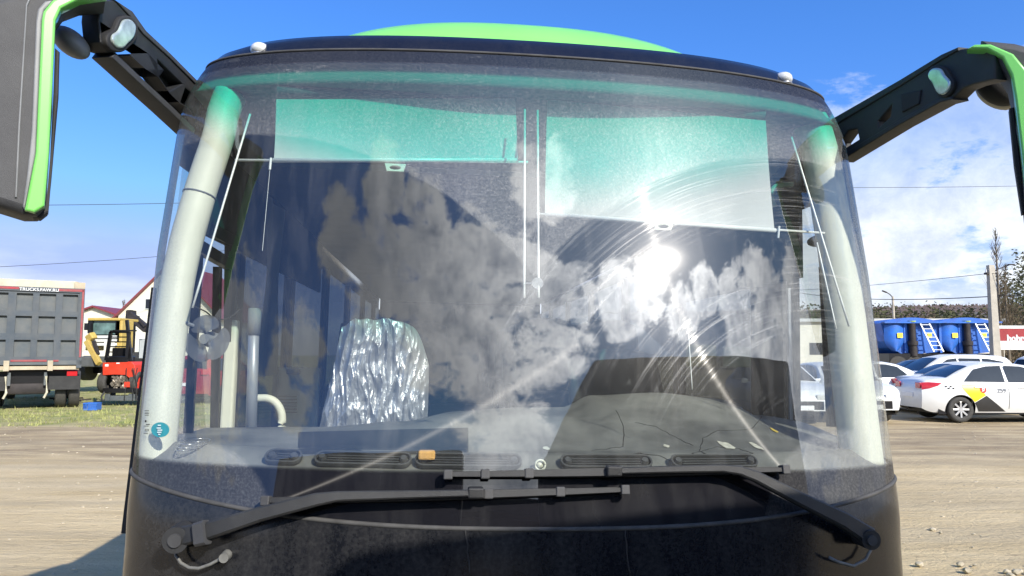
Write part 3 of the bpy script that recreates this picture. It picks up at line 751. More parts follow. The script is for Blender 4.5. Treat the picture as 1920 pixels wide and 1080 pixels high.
# roller blinds
M['blind'] = bpy.data.materials.new('white_blind_fabric'); M['blind'].use_nodes = True; t = NT(M['blind'].node_tree); t.t.nodes.clear(); o_ = t.n('ShaderNodeOutputMaterial')
co = t.n('ShaderNodeTexCoord').outputs['Object']; cc = t.mix(t.mr(t.noise(co, 5, 6), .35, .65), (.70, .71, .70), (.80, .81, .80))
t.put(o_.inputs[0], t.mixs(.3, t.shader('ShaderNodeBsdfDiffuse', Color=cc), t.shader('ShaderNodeBsdfTranslucent', Color=cc)))
def blind(c4, bar, tab, tabw, lab, yb):
    root = bpy.data.objects.new('roller_blind', None); C.objects.link(root); root.parent = bus; root['label'] = lab
    A, B, D, E_ = [loc(*p, yb) for p in c4]
    q = MB()
    def f(u, v):
        p = (A.lerp(B, u)).lerp(E_.lerp(D, u), v); return p+Vector((0, .006*math.sin(v*3)+.002*math.sin(u*9+v*2), 0))
    q.grid(f, 16, 10); q.obj('blind_fabric', M['blind'], root, True)
    b0, b1 = loc(*bar[0], yb-.01), loc(*bar[1], yb-.01)
    q = MB(); q.cyl(b0, b1, .0042, 10); q.cyl(E_+Vector((0, -.01, 0)), D+Vector((0, -.01, 0)), .0078, 12); q.obj('blind_bar', M['whitebar'], root, True)
    c = loc(*tab, yb-.02); s = tabw
    Mt = Matrix.Translation(c) @ Matrix.Rotation(rad(90), 4, 'X')
    plate('pull_tab', [(-.036, .014), (.036, .014), (.028, -.013), (-.028, -.013)], [[(.019*math.cos(k*rad(30)), .0065*math.sin(k*rad(30))) for k in range(12)]], Mt, .006, .002, M['cream'], root)
    r0 = A+Vector((0, .02, .03)); r1 = B+Vector((0, .02, .03)); q = MB(); q.cyl(r0, r1, .022, 14); q.obj('blind_roller', M['greyint'], root, True)
    return root
blind(((518, 186), (967, 184), (971, 302), (513, 302)), ((441, 300), (990, 304)), (741, 315), 42, 'left white roller blind, pulled down a little', .43)
blind(((1026, 186), (1436, 226), (1452, 433), (1022, 403)), ((1006, 401), (1546, 437)), (1243, 425), 42, 'right white roller blind, pulled down further', .43)
q = MB(); q.cyl(loc(508, 296, .41), loc(506, 318, .41), .004, 8); q.cyl(loc(506, 318, .41), loc(492, 470, .41), .0009, 6); q.obj('blind_cord', M['whitebar'], bus)
q = MB(); q.cyl(loc(1461, 424, .41), loc(1459, 446, .41), .004, 8); q.obj('blind_cord', M['whitebar'], bus)
for a, b, r in (((469, 214), (361, 577), .0036), ((984, 205), (983, 558), .0036), ((1008, 207), (1010, 558), .0036), ((1484, 257), (1592, 612), .0036), ((1532, 455), (1568, 617), .0026), ((1290, 610), (1298, 730), .0014)):
    n_ = 8; P = [hit(a[0]+(b[0]-a[0])*k/n_, a[1]+(b[1]-a[1])*k/n_, .05) for k in range(n_+1)]
    q = MB(); q.tube(P, r, 8); q.obj('blind_guide_rod', M['whitebar'], bus, True)
q = MB(); c = hit(1008, 531, .045); q.cyl(c, c+Vector((0, .012, 0)), .018, 18); q.bar(hit(980, 531, .05), hit(1010, 531, .05), .005, .005); q.obj('rod_bracket', M['greyint'], bus)

# little three-bladed fans
M['fan'] = bpy.data.materials.new('smoky_fan_plastic'); M['fan'].use_nodes = True; t = NT(M['fan'].node_tree); t.t.nodes.clear(); o_ = t.n('ShaderNodeOutputMaterial')
t.put(o_.inputs[0], t.mixs(.72, t.shader('ShaderNodeBsdfTransparent', Color=(.35, .37, .42, 1)), t.shader('ShaderNodeBsdfDiffuse', Color=(.13, .14, .17, 1))))
def fan(px, py, R, tilt, a0, lab, mountpx, mountpy):
    root = bpy.data.objects.new('cab_fan', None); C.objects.link(root); root.parent = bus; root['label'] = lab
    c = hit(px, py, .16); Rm = Matrix.Rotation(tilt, 3, 'Z')
    for k in range(3):
        q = MB(); a1 = a0+k*rad(120)
        def f(u, v):
            r = .012+(R-.012)*v; wdt = rad(18)+rad(40)*math.sin(v*math.pi*.62)
            a = a1+(u-.5)*2*wdt; rr = r*(1-.16*(2*u-1)**4*v)
            return c+Rm @ Vector((rr*math.cos(a), (u-.5)*.022, rr*math.sin(a)))
        q.grid(f, 12, 10); q.obj('fan_blade', M['fan'], root, True)
    q = MB(); q.cyl(c+Rm @ Vector((0, -.016, 0)), c+Rm @ Vector((0, .02, 0)), .016, 18, .018); q.obj('fan_hub', M['greyint'], root, 'auto')
    q = MB(); q.cyl(c+Rm @ Vector((0, .02, 0)), c+Rm @ Vector((0, .075, 0)), .026, 18, .020); m_ = hit(mountpx, mountpy, .10); q.tube([c+Rm @ Vector((0, .06, 0)), m_.lerp(c, .5)+Vector((0, .06, .01)), m_], .006, 8); q.obj('fan_motor', M['polegrey'], root, 'auto')
fan(387, 636, .078, rad(-12), rad(100), 'small smoky fan on the left corner pillar', 346, 605)
fan(1604, 648, .070, rad(24), rad(40), 'small smoky fan on the right corner pillar', 1618, 640)
q = MB(); q.tube(lerp_list([hit(365, 575, .1), hit(385, 584, .14), hit(405, 598, .2), hit(430, 596, .3), hit(450, 580, .4)], 5), .0022, 6); q.obj('fan_cable', M['rubber'], bus, True)

# posts, rails, curtains
q = MB(); a, b = loc(437, 600, 1.15), loc(424, 840, 1.15); q.bar(a, b, .05, .05, (0, 1, 0), .01); q.obj('door_post', M['cream'], bus)
q = MB(); q.cyl(loc(477, 580, 1.05), loc(470, 840, 1.05), .022, 16); pp = q.obj('grab_pole', M['polegrey'], bus, True)
q = MB(); q.cyl(loc(478, 578, 1.05), loc(476, 628, 1.05), .026, 16); q.obj('pole_sleeve', M['greyint'], pp, True)
q = MB(); q.tube(lerp_list([loc(470, 748, 1.2), loc(500, 747, 1.2), loc(518, 756, 1.2), loc(528, 776, 1.2), loc(528, 806, 1.2), loc(524, 850, 1.2)], 5), .017, 12); q.obj('handrail', M['cream'], bus, True)
q = MB(); q.tube(lerp_list([loc(1452, 388, .9), loc(1446, 368, .9), loc(1452, 352, .9), loc(1470, 347, .9), loc(1497, 345, .9)], 5), .012, 12); q.obj('handrail', M['cream'], bus, True)
M['curtain'] = mat('dark_grey_curtain', (.045, .045, .052), .95, 0, .2, 8); M['curtain2'] = mat('grey_curtain', (.20, .20, .20), .95, 0, .15, 8)
def curtain(x, y0, y1, z0, z1, m, pinch, lab):
    q = MB()
    def f(u, v):
        pz = 1-pinch*math.sin(min(1, v*1.15)*math.pi)**2*.6
        y = (y0+y1)/2+(u-.5)*(y1-y0)*pz; return Vector((x+.012*math.sin(u*9), y, z1+(z0-z1)*v))
    q.grid(f, 50, 24); o = q.obj('curtain', m, bus, True); o['label'] = lab
q = MB(); q.boxb(1.175, 1.19, .85, 3.4, 2.02, 2.46); o = q.obj('side_shade', M['darkint'], bus)
for a, b, w_ in (((1487, 500), (1490, 800), .05), ((1545, 500), (1560, 800), .028)):
    q = MB(); q.bar(locx(*a, 1.18), locx(*b, 1.18), w_, .03, (1, 0, 0)); q.obj('window_frame', M['black'], bus)
q = MB(); q.bar(locx(1481, 540, 1.16), locx(1484, 790, 1.16), .012, .02, (1, 0, 0)); q.obj('window_frame', M['polegrey'], bus)
for a, b, w_ in (((392, 430), (440, 455), .05), ((372, 462), (436, 500), .045), ((432, 440), (428, 830), .06), ((408, 500), (402, 830), .022), ((372, 478), (352, 830), .02)):
    q = MB(); q.bar(locx(*a, -1.18), locx(*b, -1.18), w_, .03, (1, 0, 0)); q.obj('door_frame', M['black'], bus)
q = MB(); q.boxb(-1.19, -1.175, .75, 3.4, 2.10, 2.46); q.obj('side_shade', M['darkint'], bus)
curtain(-1.13, 1.45, 1.85, 1.55, 2.40, M['curtain2'], .7, 'grey curtain tied beside the door')
M['backpanel'] = mat('pale_partition', (.42, .45, .44), .6, 0, .06, 5)
q = MB(); a, b = loc(512, 688, 2.3), loc(592, 860, 2.3); q.boxb(a.x, b.x, 2.3, 2.34, b.z, a.z, .01); pp = q.obj('partition', M['backpanel'], bus)
q = MB(); a, b = loc(537, 692, 2.28), loc(562, 702, 2.28); q.boxb(a.x, b.x, 2.275, 2.296, b.z, a.z, .006); q.obj('partition_handle', M['greyint'], pp)
q = MB()
for k in range(6):
    a, b = loc(520, 742+k*6, 2.28), loc(556, 744+k*6, 2.28); q.boxb(a.x, b.x, 2.29, 2.298, b.z, a.z)
q.obj('partition_grille', M['darkint'], pp)
# seats
def seat_parts(x, y, m, zt=1.95, wdt=.46, nm='passenger_seat'):
    root = bpy.data.objects.new(nm, None); C.objects.link(root); root.parent = bus; root.location = (x, y, .92)
    q = MB(); q.box((0, 0, .45), (wdt, .46, .14), None, .04); q.obj('seat_cushion', m, root, True)
    q = MB(); h = zt-.92-.45
    def f(u, v):
        a = 2*math.pi*u; zz = v*h; k = 1-.10*(v**3); e = (1 if v < .92 else math.sqrt(max(0, 1-((v-.92)/.08)**2))*.5+.5)
        ca, sa = math.cos(a), math.sin(a)
        return Vector((wdt/2*k*e*math.copysign(abs(ca)**.5, ca), .24+.16*v+.055*math.copysign(abs(sa)**.6, sa), .45+zz))
    g_ = q.grid(f, 28, 14); q.bm.faces.new([r_[-1] for r_ in g_[:-1]]); q.obj('backrest', m, root, True, weld=True)
    q = MB(); q.boxb(-.04, .04, -.15, .15, 0, .40); q.obj('seat_leg', M['black'], root); return root
M['seat'] = mat('dark_blue_seat_cloth', (.03, .04, .07), .95, 0, .3, 25)
M['brown'] = mat('brown_headrest', (.24, .14, .07), .7, 0, .1, 9)
s0 = None
for r_ in range(6):
    for x in (-.92, -.46, .46, .92):
        if r_ == 0 and x < 0: continue
        if s0 is None: s0 = seat_parts(x, 2.9, M['seat'])
        else:
            c = copy_tree(s0, bus); c.location = (x, 2.9+r_*.95, .92)
ds = seat_parts(.62, 1.45, M['darkint'], 1.72, .50, 'driver_seat'); 
fs_ = seat_parts(loc(700, 700, 1.1).x, .90, M['seat'], 1.86, .38, 'guide_seat'); fs_.location.z = .70
q = MB(); a, b = loc(1272, 645, 3.6), loc(1345, 690, 3.6); q.boxb(a.x, b.x, 3.6, 3.75, b.z, a.z, .02); q.obj('luggage_box', mat('olive_box', (.30, .28, .07), .8), bus)
q = MB(); a, b = loc(1355, 650, 3.4), loc(1450, 690, 3.4); q.boxb(a.x, b.x, 3.4, 3.5, b.z, a.z, .01); q.obj('rear_notice_board', mat('pale_green_board', (.22, .26, .20), .8), bus)
q = MB(); a, b = loc(1120, 706, 1.9), loc(1176, 742, 1.9); q.boxb(a.x, b.x, 1.9, 2.0, b.z, a.z, .02); q.obj('headrest', M['brown'], bus)
# steering wheel
q = MB(); cw = Vector((.62, 1.02, 1.30)); P = [cw+Matrix.Rotation(rad(-58), 3, 'X') @ Vector((.22*math.cos(k*rad(10)), 0, .22*math.sin(k*rad(10)))) for k in range(37)]
q.tube(P, .014, 10); st = q.obj('steering_wheel', M['black'], bus, True)
q = MB(); q.cyl(cw, cw+Vector((0, -.03, -.35)), .03, 12); q.obj('steering_column', M['black'], st, True)
# crumpled silver foil over the guide's seat
M['foil'] = bpy.data.materials.new('crumpled_silver_foil'); M['foil'].use_nodes = True; t = NT(M['foil'].node_tree); b_ = M['foil'].node_tree.nodes['Principled BSDF']
b_.inputs['Metallic'].default_value = .6; b_.inputs['Roughness'].default_value = .33; b_.inputs['Base Color'].default_value = (.52, .53, .56, 1)
bn = t.n('ShaderNodeBump'); bn.inputs['Strength'].default_value = .6; bn.inputs['Distance'].default_value = .008
co = t.n('ShaderNodeTexCoord').outputs['Object']
vo = t.n('ShaderNodeTexVoronoi'); vo.feature = 'F1'; t.put(vo.inputs['Vector'], t.v('MULTIPLY', t.v('ADD', co, t.v('MULTIPLY', t.n('ShaderNodeTexNoise').outputs['Color'], (.1, .1, .1))), (1, 1, .26))); vo.inputs['Scale'].default_value = 32
t.put(bn.inputs['Height'], t.m('ADD', vo.outputs['Distance'], t.noise(t.v('MULTIPLY', co, (1, 1, .35)), 40, 4, .7, 1.2))); t.put(b_.inputs['Normal'], bn.outputs[0])
q = MB()
def ff(u, v):
    py = 598+(838-598)*v
    xl = 636-46*min(1, v*1.1); xr = 772+34*min(1, v*3)**.6-6*v; px = xl+(xr-xl)*u
    top = 14*abs(2*u-1)**3+5*mnoise.noise(Vector((u*7, 0, 0))); p = loc(px, py+top*(1-v), 1.02)
    wx = p.x+.03*mnoise.noise(Vector((p.x*9, 1, p.z*5))); nz = .020*mnoise.noise(Vector((wx*16, 3.1, p.z*4)))+.020*(1-abs(mnoise.noise(Vector((wx*34, 7., p.z*7))))*2)+.005*(1-abs(mnoise.noise(Vector((wx*80, 2., p.z*18))))*2)+.0008*mnoise.noise(Vector((p.x*160, 0, p.z*110)))
    return p+Vector((0, -nz+.10*abs(2*u-1)**4, 0))
q.grid(ff, 190, 150)
q.grid(lambda u, v: ff(u, 0)+Vector((0, .28*v, -.05*v*v)), 40, 5)
fo = q.obj('foil_sheet', M['foil'], None, 'auto'); fo.matrix_world = BM
tag(fo, 'crumpled silver foil sheet draped over a seat behind the windscreen', 'foil cover')
# stickers and etched marks on the lower left corner of the glass
def gpt(px, py, off):
    p = hit(px, py); e = 1e-3; n = Vector(((S(p.x+e, p.z)-S(p.x-e, p.z))/(2*e), -1, (S(p.x, p.z+e)-S(p.x, p.z-e))/(2*e))).normalized(); return p+n*off
def sticker(name, px, py, wpx, hpx, m, off=.003):
    c = hit(px, py)+Vector((0, 0, 0)); q = MB(); pts = []
    for k in range(28):
        a = 2*math.pi*k/28; pts.append(gpt(px+wpx*math.cos(a), py+hpx*math.sin(a), off))
    q.face(pts); return q.obj(name, m, bus)
M['teal'] = mat('teal_sticker', (.03, .26, .30), .4, 0, .05); M['pale'] = mat('pale_print', (.55, .70, .70), .5)
st = sticker('round_sticker', 302, 806, 17, 14, M['teal'])
q = MB()
for k, (dx, dy, w_) in enumerate(((0, -8, 6), (-1, -3, 8), (1, 1, 9), (0, 5, 8), (0, 9, 4))):
    q.face([gpt(302+dx+sx_*w_/2, 806+dy+sy_*1.2, .006) for sx_, sy_ in ((-1, -1), (1, -1), (1, 1), (-1, 1))])
q.obj('sticker_print', M['pale'], st)
q = MB()
for (x, y, w_, h_) in ((277, 770, 8, 1), (277, 773, 7, 1), (277, 776, 8, 1.4), (277, 779, 7, 1), (275, 790, 3, 4), (279, 796, 7, 1.6), (276, 799, 9, 1.2), (277, 805, 5, 1), (274, 806.5, 1, 3), (280, 806.5, 1, 3), (277, 808, 5, 1), (275, 813, 8, 1)):
    q.face([gpt(x+sx_*w_/2, y+sy_*h_/2, .003) for sx_, sy_ in ((-1, -1), (1, -1), (1, 1), (-1, 1))])
q.obj('etched_glass_marks', M['crack'], bus)

# ------------------------------------------------------------------ ground
def ground_material():
    m = bpy.data.materials.new('packed_sand'); m.use_nodes = True; t = NT(m.node_tree); b = m.node_tree.nodes['Principled BSDF']
    co = t.n('ShaderNodeTexCoord').outputs['Object']; sp = t.n('ShaderNodeSeparateXYZ'); t.put(sp.inputs[0], co); X, Y, Z = sp.outputs
    wv = t.m('MULTIPLY', t.m('SUBTRACT', t.noise(t.v('MULTIPLY', co, (.12, .5, 1)), 1., 6, .6), .5), 4.)
    yy = t.m('ADD', Y, wv)
    c = t.mix(t.mr(t.noise(t.v('MULTIPLY', co, (.35, 1.6, 1)), 1., 8, .62), .35, .65), (.50, .385, .215), (.67, .54, .33))
    tracks = t.mr(t.noise(t.v('MULTIPLY', co, (.05, 1.1, 1)), 1., 5, .6), .46, .60)
    c = t.mix(t.m('MULTIPLY', tracks, .5), c, (.40, .33, .22))
    pebble = t.mr(t.noise(co, 9., 4, .7), .66, .74); c = t.mix(t.m('MULTIPLY', pebble, .3), c, (.70, .66, .54))
    dk = t.mr(t.noise(co, 6., 5, .7), .60, .70); c = t.mix(t.m('MULTIPLY', dk, .45), c, (.17, .13, .09))
    # darker churned soil between the track and the grass
    soil = t.m('MULTIPLY', t.mr(yy, 11.0, 13., 0., 1., True), t.mr(yy, 19.5, 18., 0., 1., True))
    sn = t.mr(t.noise(t.v('MULTIPLY', co, (.5, 2.2, 1)), 1., 8, .7), .35, .62)
    c = t.mix(t.m('MULTIPLY', soil, t.m('MULTIPLY', sn, .8)), c, (.22, .165, .105))
    gr = t.m('MULTIPLY', t.mr(yy, 16.8, 18.6, 0., 1., True), t.mr(X, -1., -4., 0., 1., True))
    gn = t.mix(t.mr(t.noise(co, 1.1, 8, .7), .38, .62), (.44, .38, .19), (.20, .25, .07))
    c = t.mix(t.m('MULTIPLY', gr, t.mr(t.noise(co, 2.3, 7, .7), .28, .5, .4, 1.)), c, gn)
    t.put(b.inputs['Base Color'], c); b.inputs['Roughness'].default_value = .95; b.inputs['Specular IOR Level'].default_value = .15
    bn = t.n('ShaderNodeBump'); bn.inputs['Strength'].default_value = .9; bn.inputs['Distance'].default_value = .05
    t.put(bn.inputs['Height'], t.m('ADD', t.noise(t.v('MULTIPLY', co, (1, 3, 1)), 3., 8, .7), t.m('MULTIPLY', t.noise(co, 30, 4, .7), .4))); t.put(b.inputs['Normal'], bn.outputs[0])
    return m
M['ground'] = ground_material()
q = MB()
def gfun(u, v):
    x = (u-.5)*2; y = v
    x = 900*math.copysign(abs(x)**2.4, x); y = -60+900*y**2.2 if True else 0
    d = math.hypot(x, y); z = 0
    if 5 < y < 40 and abs(x) < 40: z = .035*mnoise.noise(Vector((x*.25, y*1.2, 0)))+.02*mnoise.noise(Vector((x*1.1, y*2.5, 4)))
    if y > 3.4 and y < 9 and x > 1.9: z += .05*max(0, mnoise.noise(Vector((x*2.3, y*2.3, 7))))
    return Vector((x, y, z))
q.grid(gfun, 220, 240); tag(q.obj('ground', M['ground'], None, True), kind='structure')
# grass tufts and loose stones
M['grass'] = mat('dry_and_green_grass', (.27, .28, .10), .9, 0, .5, 1.5)
q = MB()
for k in range(5200):
    x = random.uniform(-19, -6.5); y = random.choice((random.uniform(17.2, 22), random.uniform(17.2, 34)))
    if mnoise.noise(Vector((x*.8, y*.8, 2))) < -.15: continue
    for j in range(2):
        a = random.uniform(0, 6.3); h = random.uniform(.03, .11)*(2.2 if random.random() < .03 else 1); w_ = .012
        dx, dy = math.cos(a), math.sin(a); px, py = x+random.uniform(-.06, .06), y+random.uniform(-.06, .06)
        q.face([(px-w_*dx, py-w_*dy, 0), (px+w_*dx, py+w_*dy, 0), (px+random.uniform(-.04, .04), py+random.uniform(-.04, .04), h)])
tag(q.obj('grass', M['grass'], None, recalc=False), kind='stuff')
M['stone'] = mat('pale_stone', (.46, .40, .29), .9, 0, .25, 8)
q = MB()
for k in range(520):
    y = random.uniform(4, 24); x = random.choice((-1, 1))*random.uniform(.42, .80)*y
    if abs(x) < 1.6: continue
    r = random.uniform(.005, .018)*(1.8 if random.random() < .06 else 1)
    q.bm.verts.ensure_lookup_table(); bmesh.ops.create_icosphere(q.bm, subdivisions=1, radius=r, matrix=Matrix.Translation((x, y, r*.3)) @ Matrix.Rotation(random.random()*3, 4, 'Z') @ Matrix.Diagonal((1.3, 1, .6, 1)))
tag(q.obj('loose_stones', M['stone'], None), kind='stuff')
q = MB()
for k in range(45):
    x, y = random.uniform(3.2, 5.0), random.uniform(5.2, 6.1)
    if random.random() < .5: x, y = random.gauss(4.2, .35), random.gauss(5.75, .2)
    r = random.uniform(.008, .030)
    bmesh.ops.create_icosphere(q.bm, subdivisions=2, radius=r, matrix=Matrix.Translation((x, y, r*.4)) @ Matrix.Diagonal((1.2, 1, .7, 1)))
for v in q.bm.verts: v.co += Vector((mnoise.noise(v.co*40), mnoise.noise(v.co*40+Vector((9, 0, 0))), mnoise.noise(v.co*37)))*.012
tag(q.obj('dirt_clods', mat('sand_clod', (.40, .35, .26), .95, 0, .2, 10), None), kind='stuff')

# ------------------------------------------------------------------ coaches parked behind the photographer (seen mirrored in the glass)
M['grey2'] = mat('dark_vehicle_paint', (.012, .013, .016), .5, 0, .2, 4)
def facecoach(name, P0, P1, outline, depth, label):
    P0, P1 = Vector((*P0, 0)), Vector((*P1, 0)); u = (P1-P0).normalized(); n = u.cross(Vector((0, 0, 1)))
    if n.dot(Vector((0, 2.2, 0))-P0) > 0: n = -n       # n leads away from the first coach
    root = thing(name, label, 'coach', P0, 0, None)
    q = MB(); f0 = [q.bm.verts.new(u*a+Vector((0, 0, z))) for a, z in outline]; f1 = [q.bm.verts.new(u*a+Vector((0, 0, z))+n*depth) for a, z in outline]
    k = len(outline); q.bm.faces.new(f0); q.bm.faces.new(f1[::-1])
    for i in range(k): q.bm.faces.new((f0[i], f0[(i+1) % k], f1[(i+1) % k], f1[i]))
    bmesh.ops.bevel(q.bm, geom=q.bm.edges[:], offset=.05, segments=2, affect='EDGES', profile=.5)
    q.obj('body', M['grey2'], root)
    xs = [a for a, z in outline]; a0, a1 = min(xs)+.9, max(xs)-.45
    q = MB(); q.face([u*a0-n*.004+Vector((0, 0, 1.2)), u*a1-n*.004+Vector((0, 0, 1.2)), u*a1-n*.004+Vector((0, 0, 2.5)), u*a0-n*.004+Vector((0, 0, 2.5))]); q.obj('windscreen', M['black'], root)
    for a in (min(xs)+.9, max(xs)-.5):
        wq = wheel_mesh(.46, .28, 0, 0, 0); o = wq.obj('wheel', M['rubber'], root, True); o.location = u*a+n*1.8+Vector((0, 0, .46)); o.rotation_euler = (0, 0, math.atan2(u.y, u.x))
    return root
facecoach('parked_coach', (1.2, -.5), (4.0, .45), [(-.55, .35), (2.75, .35), (2.78, 2.2), (2.95, 3.0), (.12, 3.12), (-.5, 2.35)], 8, 'dark parked coach standing behind the camera, mirrored on the right of the windscreen')
facecoach('parked_coach', (-2.9, -1.9), (.12, -1.9), [(0, .35), (3.0, .35), (3.02, 2.96), (.05, 2.90)], 8, 'dark parked coach standing behind the camera, mirrored low on the left of the windscreen')

# unseen building, added to keep bright sky out of the low middle reflection
root = thing('reflection_blocker', 'dark building added unseen behind the camera to darken the low middle reflection in the glass', 'building', (-6, -16, 0))
q = MB(); q.boxb(0, 26, -10, 0, 0, 6.4); q.obj('wall', mat('dark_blocker_wall', (.10, .07, .055), .9, 0, .25, 2), root)
q = MB(); q.boxb(-.5, 26.5, -10.5, .5, 6.402, 6.8); q.obj('roof', M['grey2'], root)
for x in (3, 9.5, 16, 22): q = MB(); q.boxb(x-1.6, x+1.6, .0, .05, .0, 4.); q.obj('blocker_gate', M['grey2'], root)

# ------------------------------------------------------------------ cars
M['carwhite'] = mat('white_car_paint', (.72, .73, .72), .28, 0, .03, 2, coat=.4, dirt=(.45, .42, .36), dirt_amt=.25, dscale=2)
M['carblack'] = mat('black_car_paint', (.012, .013, .016), .25, 0, .1, 2, coat=.5)
M['cargls'] = mat('dark_car_glass', (.015, .018, .022), .06, 0, .3, 2)
M['tyre'] = mat('dusty_tyre', (.05, .048, .044), .85, 0, .2, 20)
M['alloy'] = mat('silver_alloy', (.55, .55, .54), .35, .6, .08, 20)
M['red'] = mat('red_lamp_glass', (.45, .015, .02), .2, 0, .1, 9, coat=.5)
M['yellow'] = mat('yellow_vinyl', (.78, .58, .02), .4, 0, .03, 5); M['blackvinyl'] = mat('dark_grey_vinyl', (.035, .035, .035), .4, 0, .1, 5)
M['redvinyl'] = mat('red_vinyl', (.75, .06, .04), .4, 0, .03, 5); M['white'] = mat('white_print', (.8, .8, .8), .4, 0, .02, 5)
SEDAN = dict(L=4.4, W=.86, belt=.93, top=[(0, .80), (.03, .98), (.12, 1.05), (.50, 1.09), (.62, 1.10), (.95, 1.27), (1.25, 1.395), (1.55, 1.455), (2.0, 1.475), (2.4, 1.46), (2.75, 1.40), (3.1, 1.22), (3.5, 1.0), (3.95, .92), (4.25, .82), (4.37, .68), (4.4, .60)],
    wh=(.86, 3.46), r=.315, sidewin=[[(.98, 1.0), (1.30, 1.30), (1.62, 1.375), (1.98, 1.39), (1.98, .985)], [(2.06, .98), (2.06, 1.39), (2.45, 1.375), (2.72, 1.30), (3.18, .98)]], rear=(.66, 1.24), front=(2.80, 3.46), tail=[(.0, .80), (.02, .97), (.16, .985), (.46, .965), (.36, .90), (.16, .83)])
SUV = dict(L=4.5, W=.90, belt=1.0, top=[(0, .75), (.03, 1.0), (.10, 1.12), (.22, 1.35), (.36, 1.56), (.6, 1.63), (1.3, 1.67), (2.2, 1.67), (2.7, 1.58), (3.1, 1.36), (3.5, 1.10), (4.0, 1.03), (4.3, .93), (4.45, .75), (4.5, .6)],
    wh=(.85, 3.60), r=.34, sidewin=[[(.45, 1.12), (.62, 1.42), (1.1, 1.52), (1.3, 1.53), (1.3, 1.08)], [(1.38, 1.07), (1.38, 1.53), (2.1, 1.54), (2.1, 1.06)], [(2.18, 1.06), (2.18, 1.54), (2.5, 1.50), (3.22, 1.08)]], rear=(.14, .32), front=(2.76, 3.46), tail=[(.01, .95), (.02, 1.16), (.10, 1.22), (.30, 1.15), (.26, 1.02)])
def ztop(P, x):
    T = P['top']
    for (a, za), (b, zb) in zip(T, T[1:]):
        if x <= b: f = (x-a)/(b-a) if b > a else 0; return za+(zb-za)*max(0, f)
    return T[-1][1]
def wside(P, x, z):
    d = min(x, P['L']-x); e = 1-.20*(1-min(1, d/.75))**2
    w_ = P['W']*e
    if z < .62: w_ -= .10*((.62-z)/.4)**2
    if z > P['belt']: w_ -= .44*(z-P['belt'])
    elif z > P['belt']-.22: w_ -= .05*((z-P['belt']+.22)/.22)**2
    return w_ if z <= P['belt'] else w_-.05
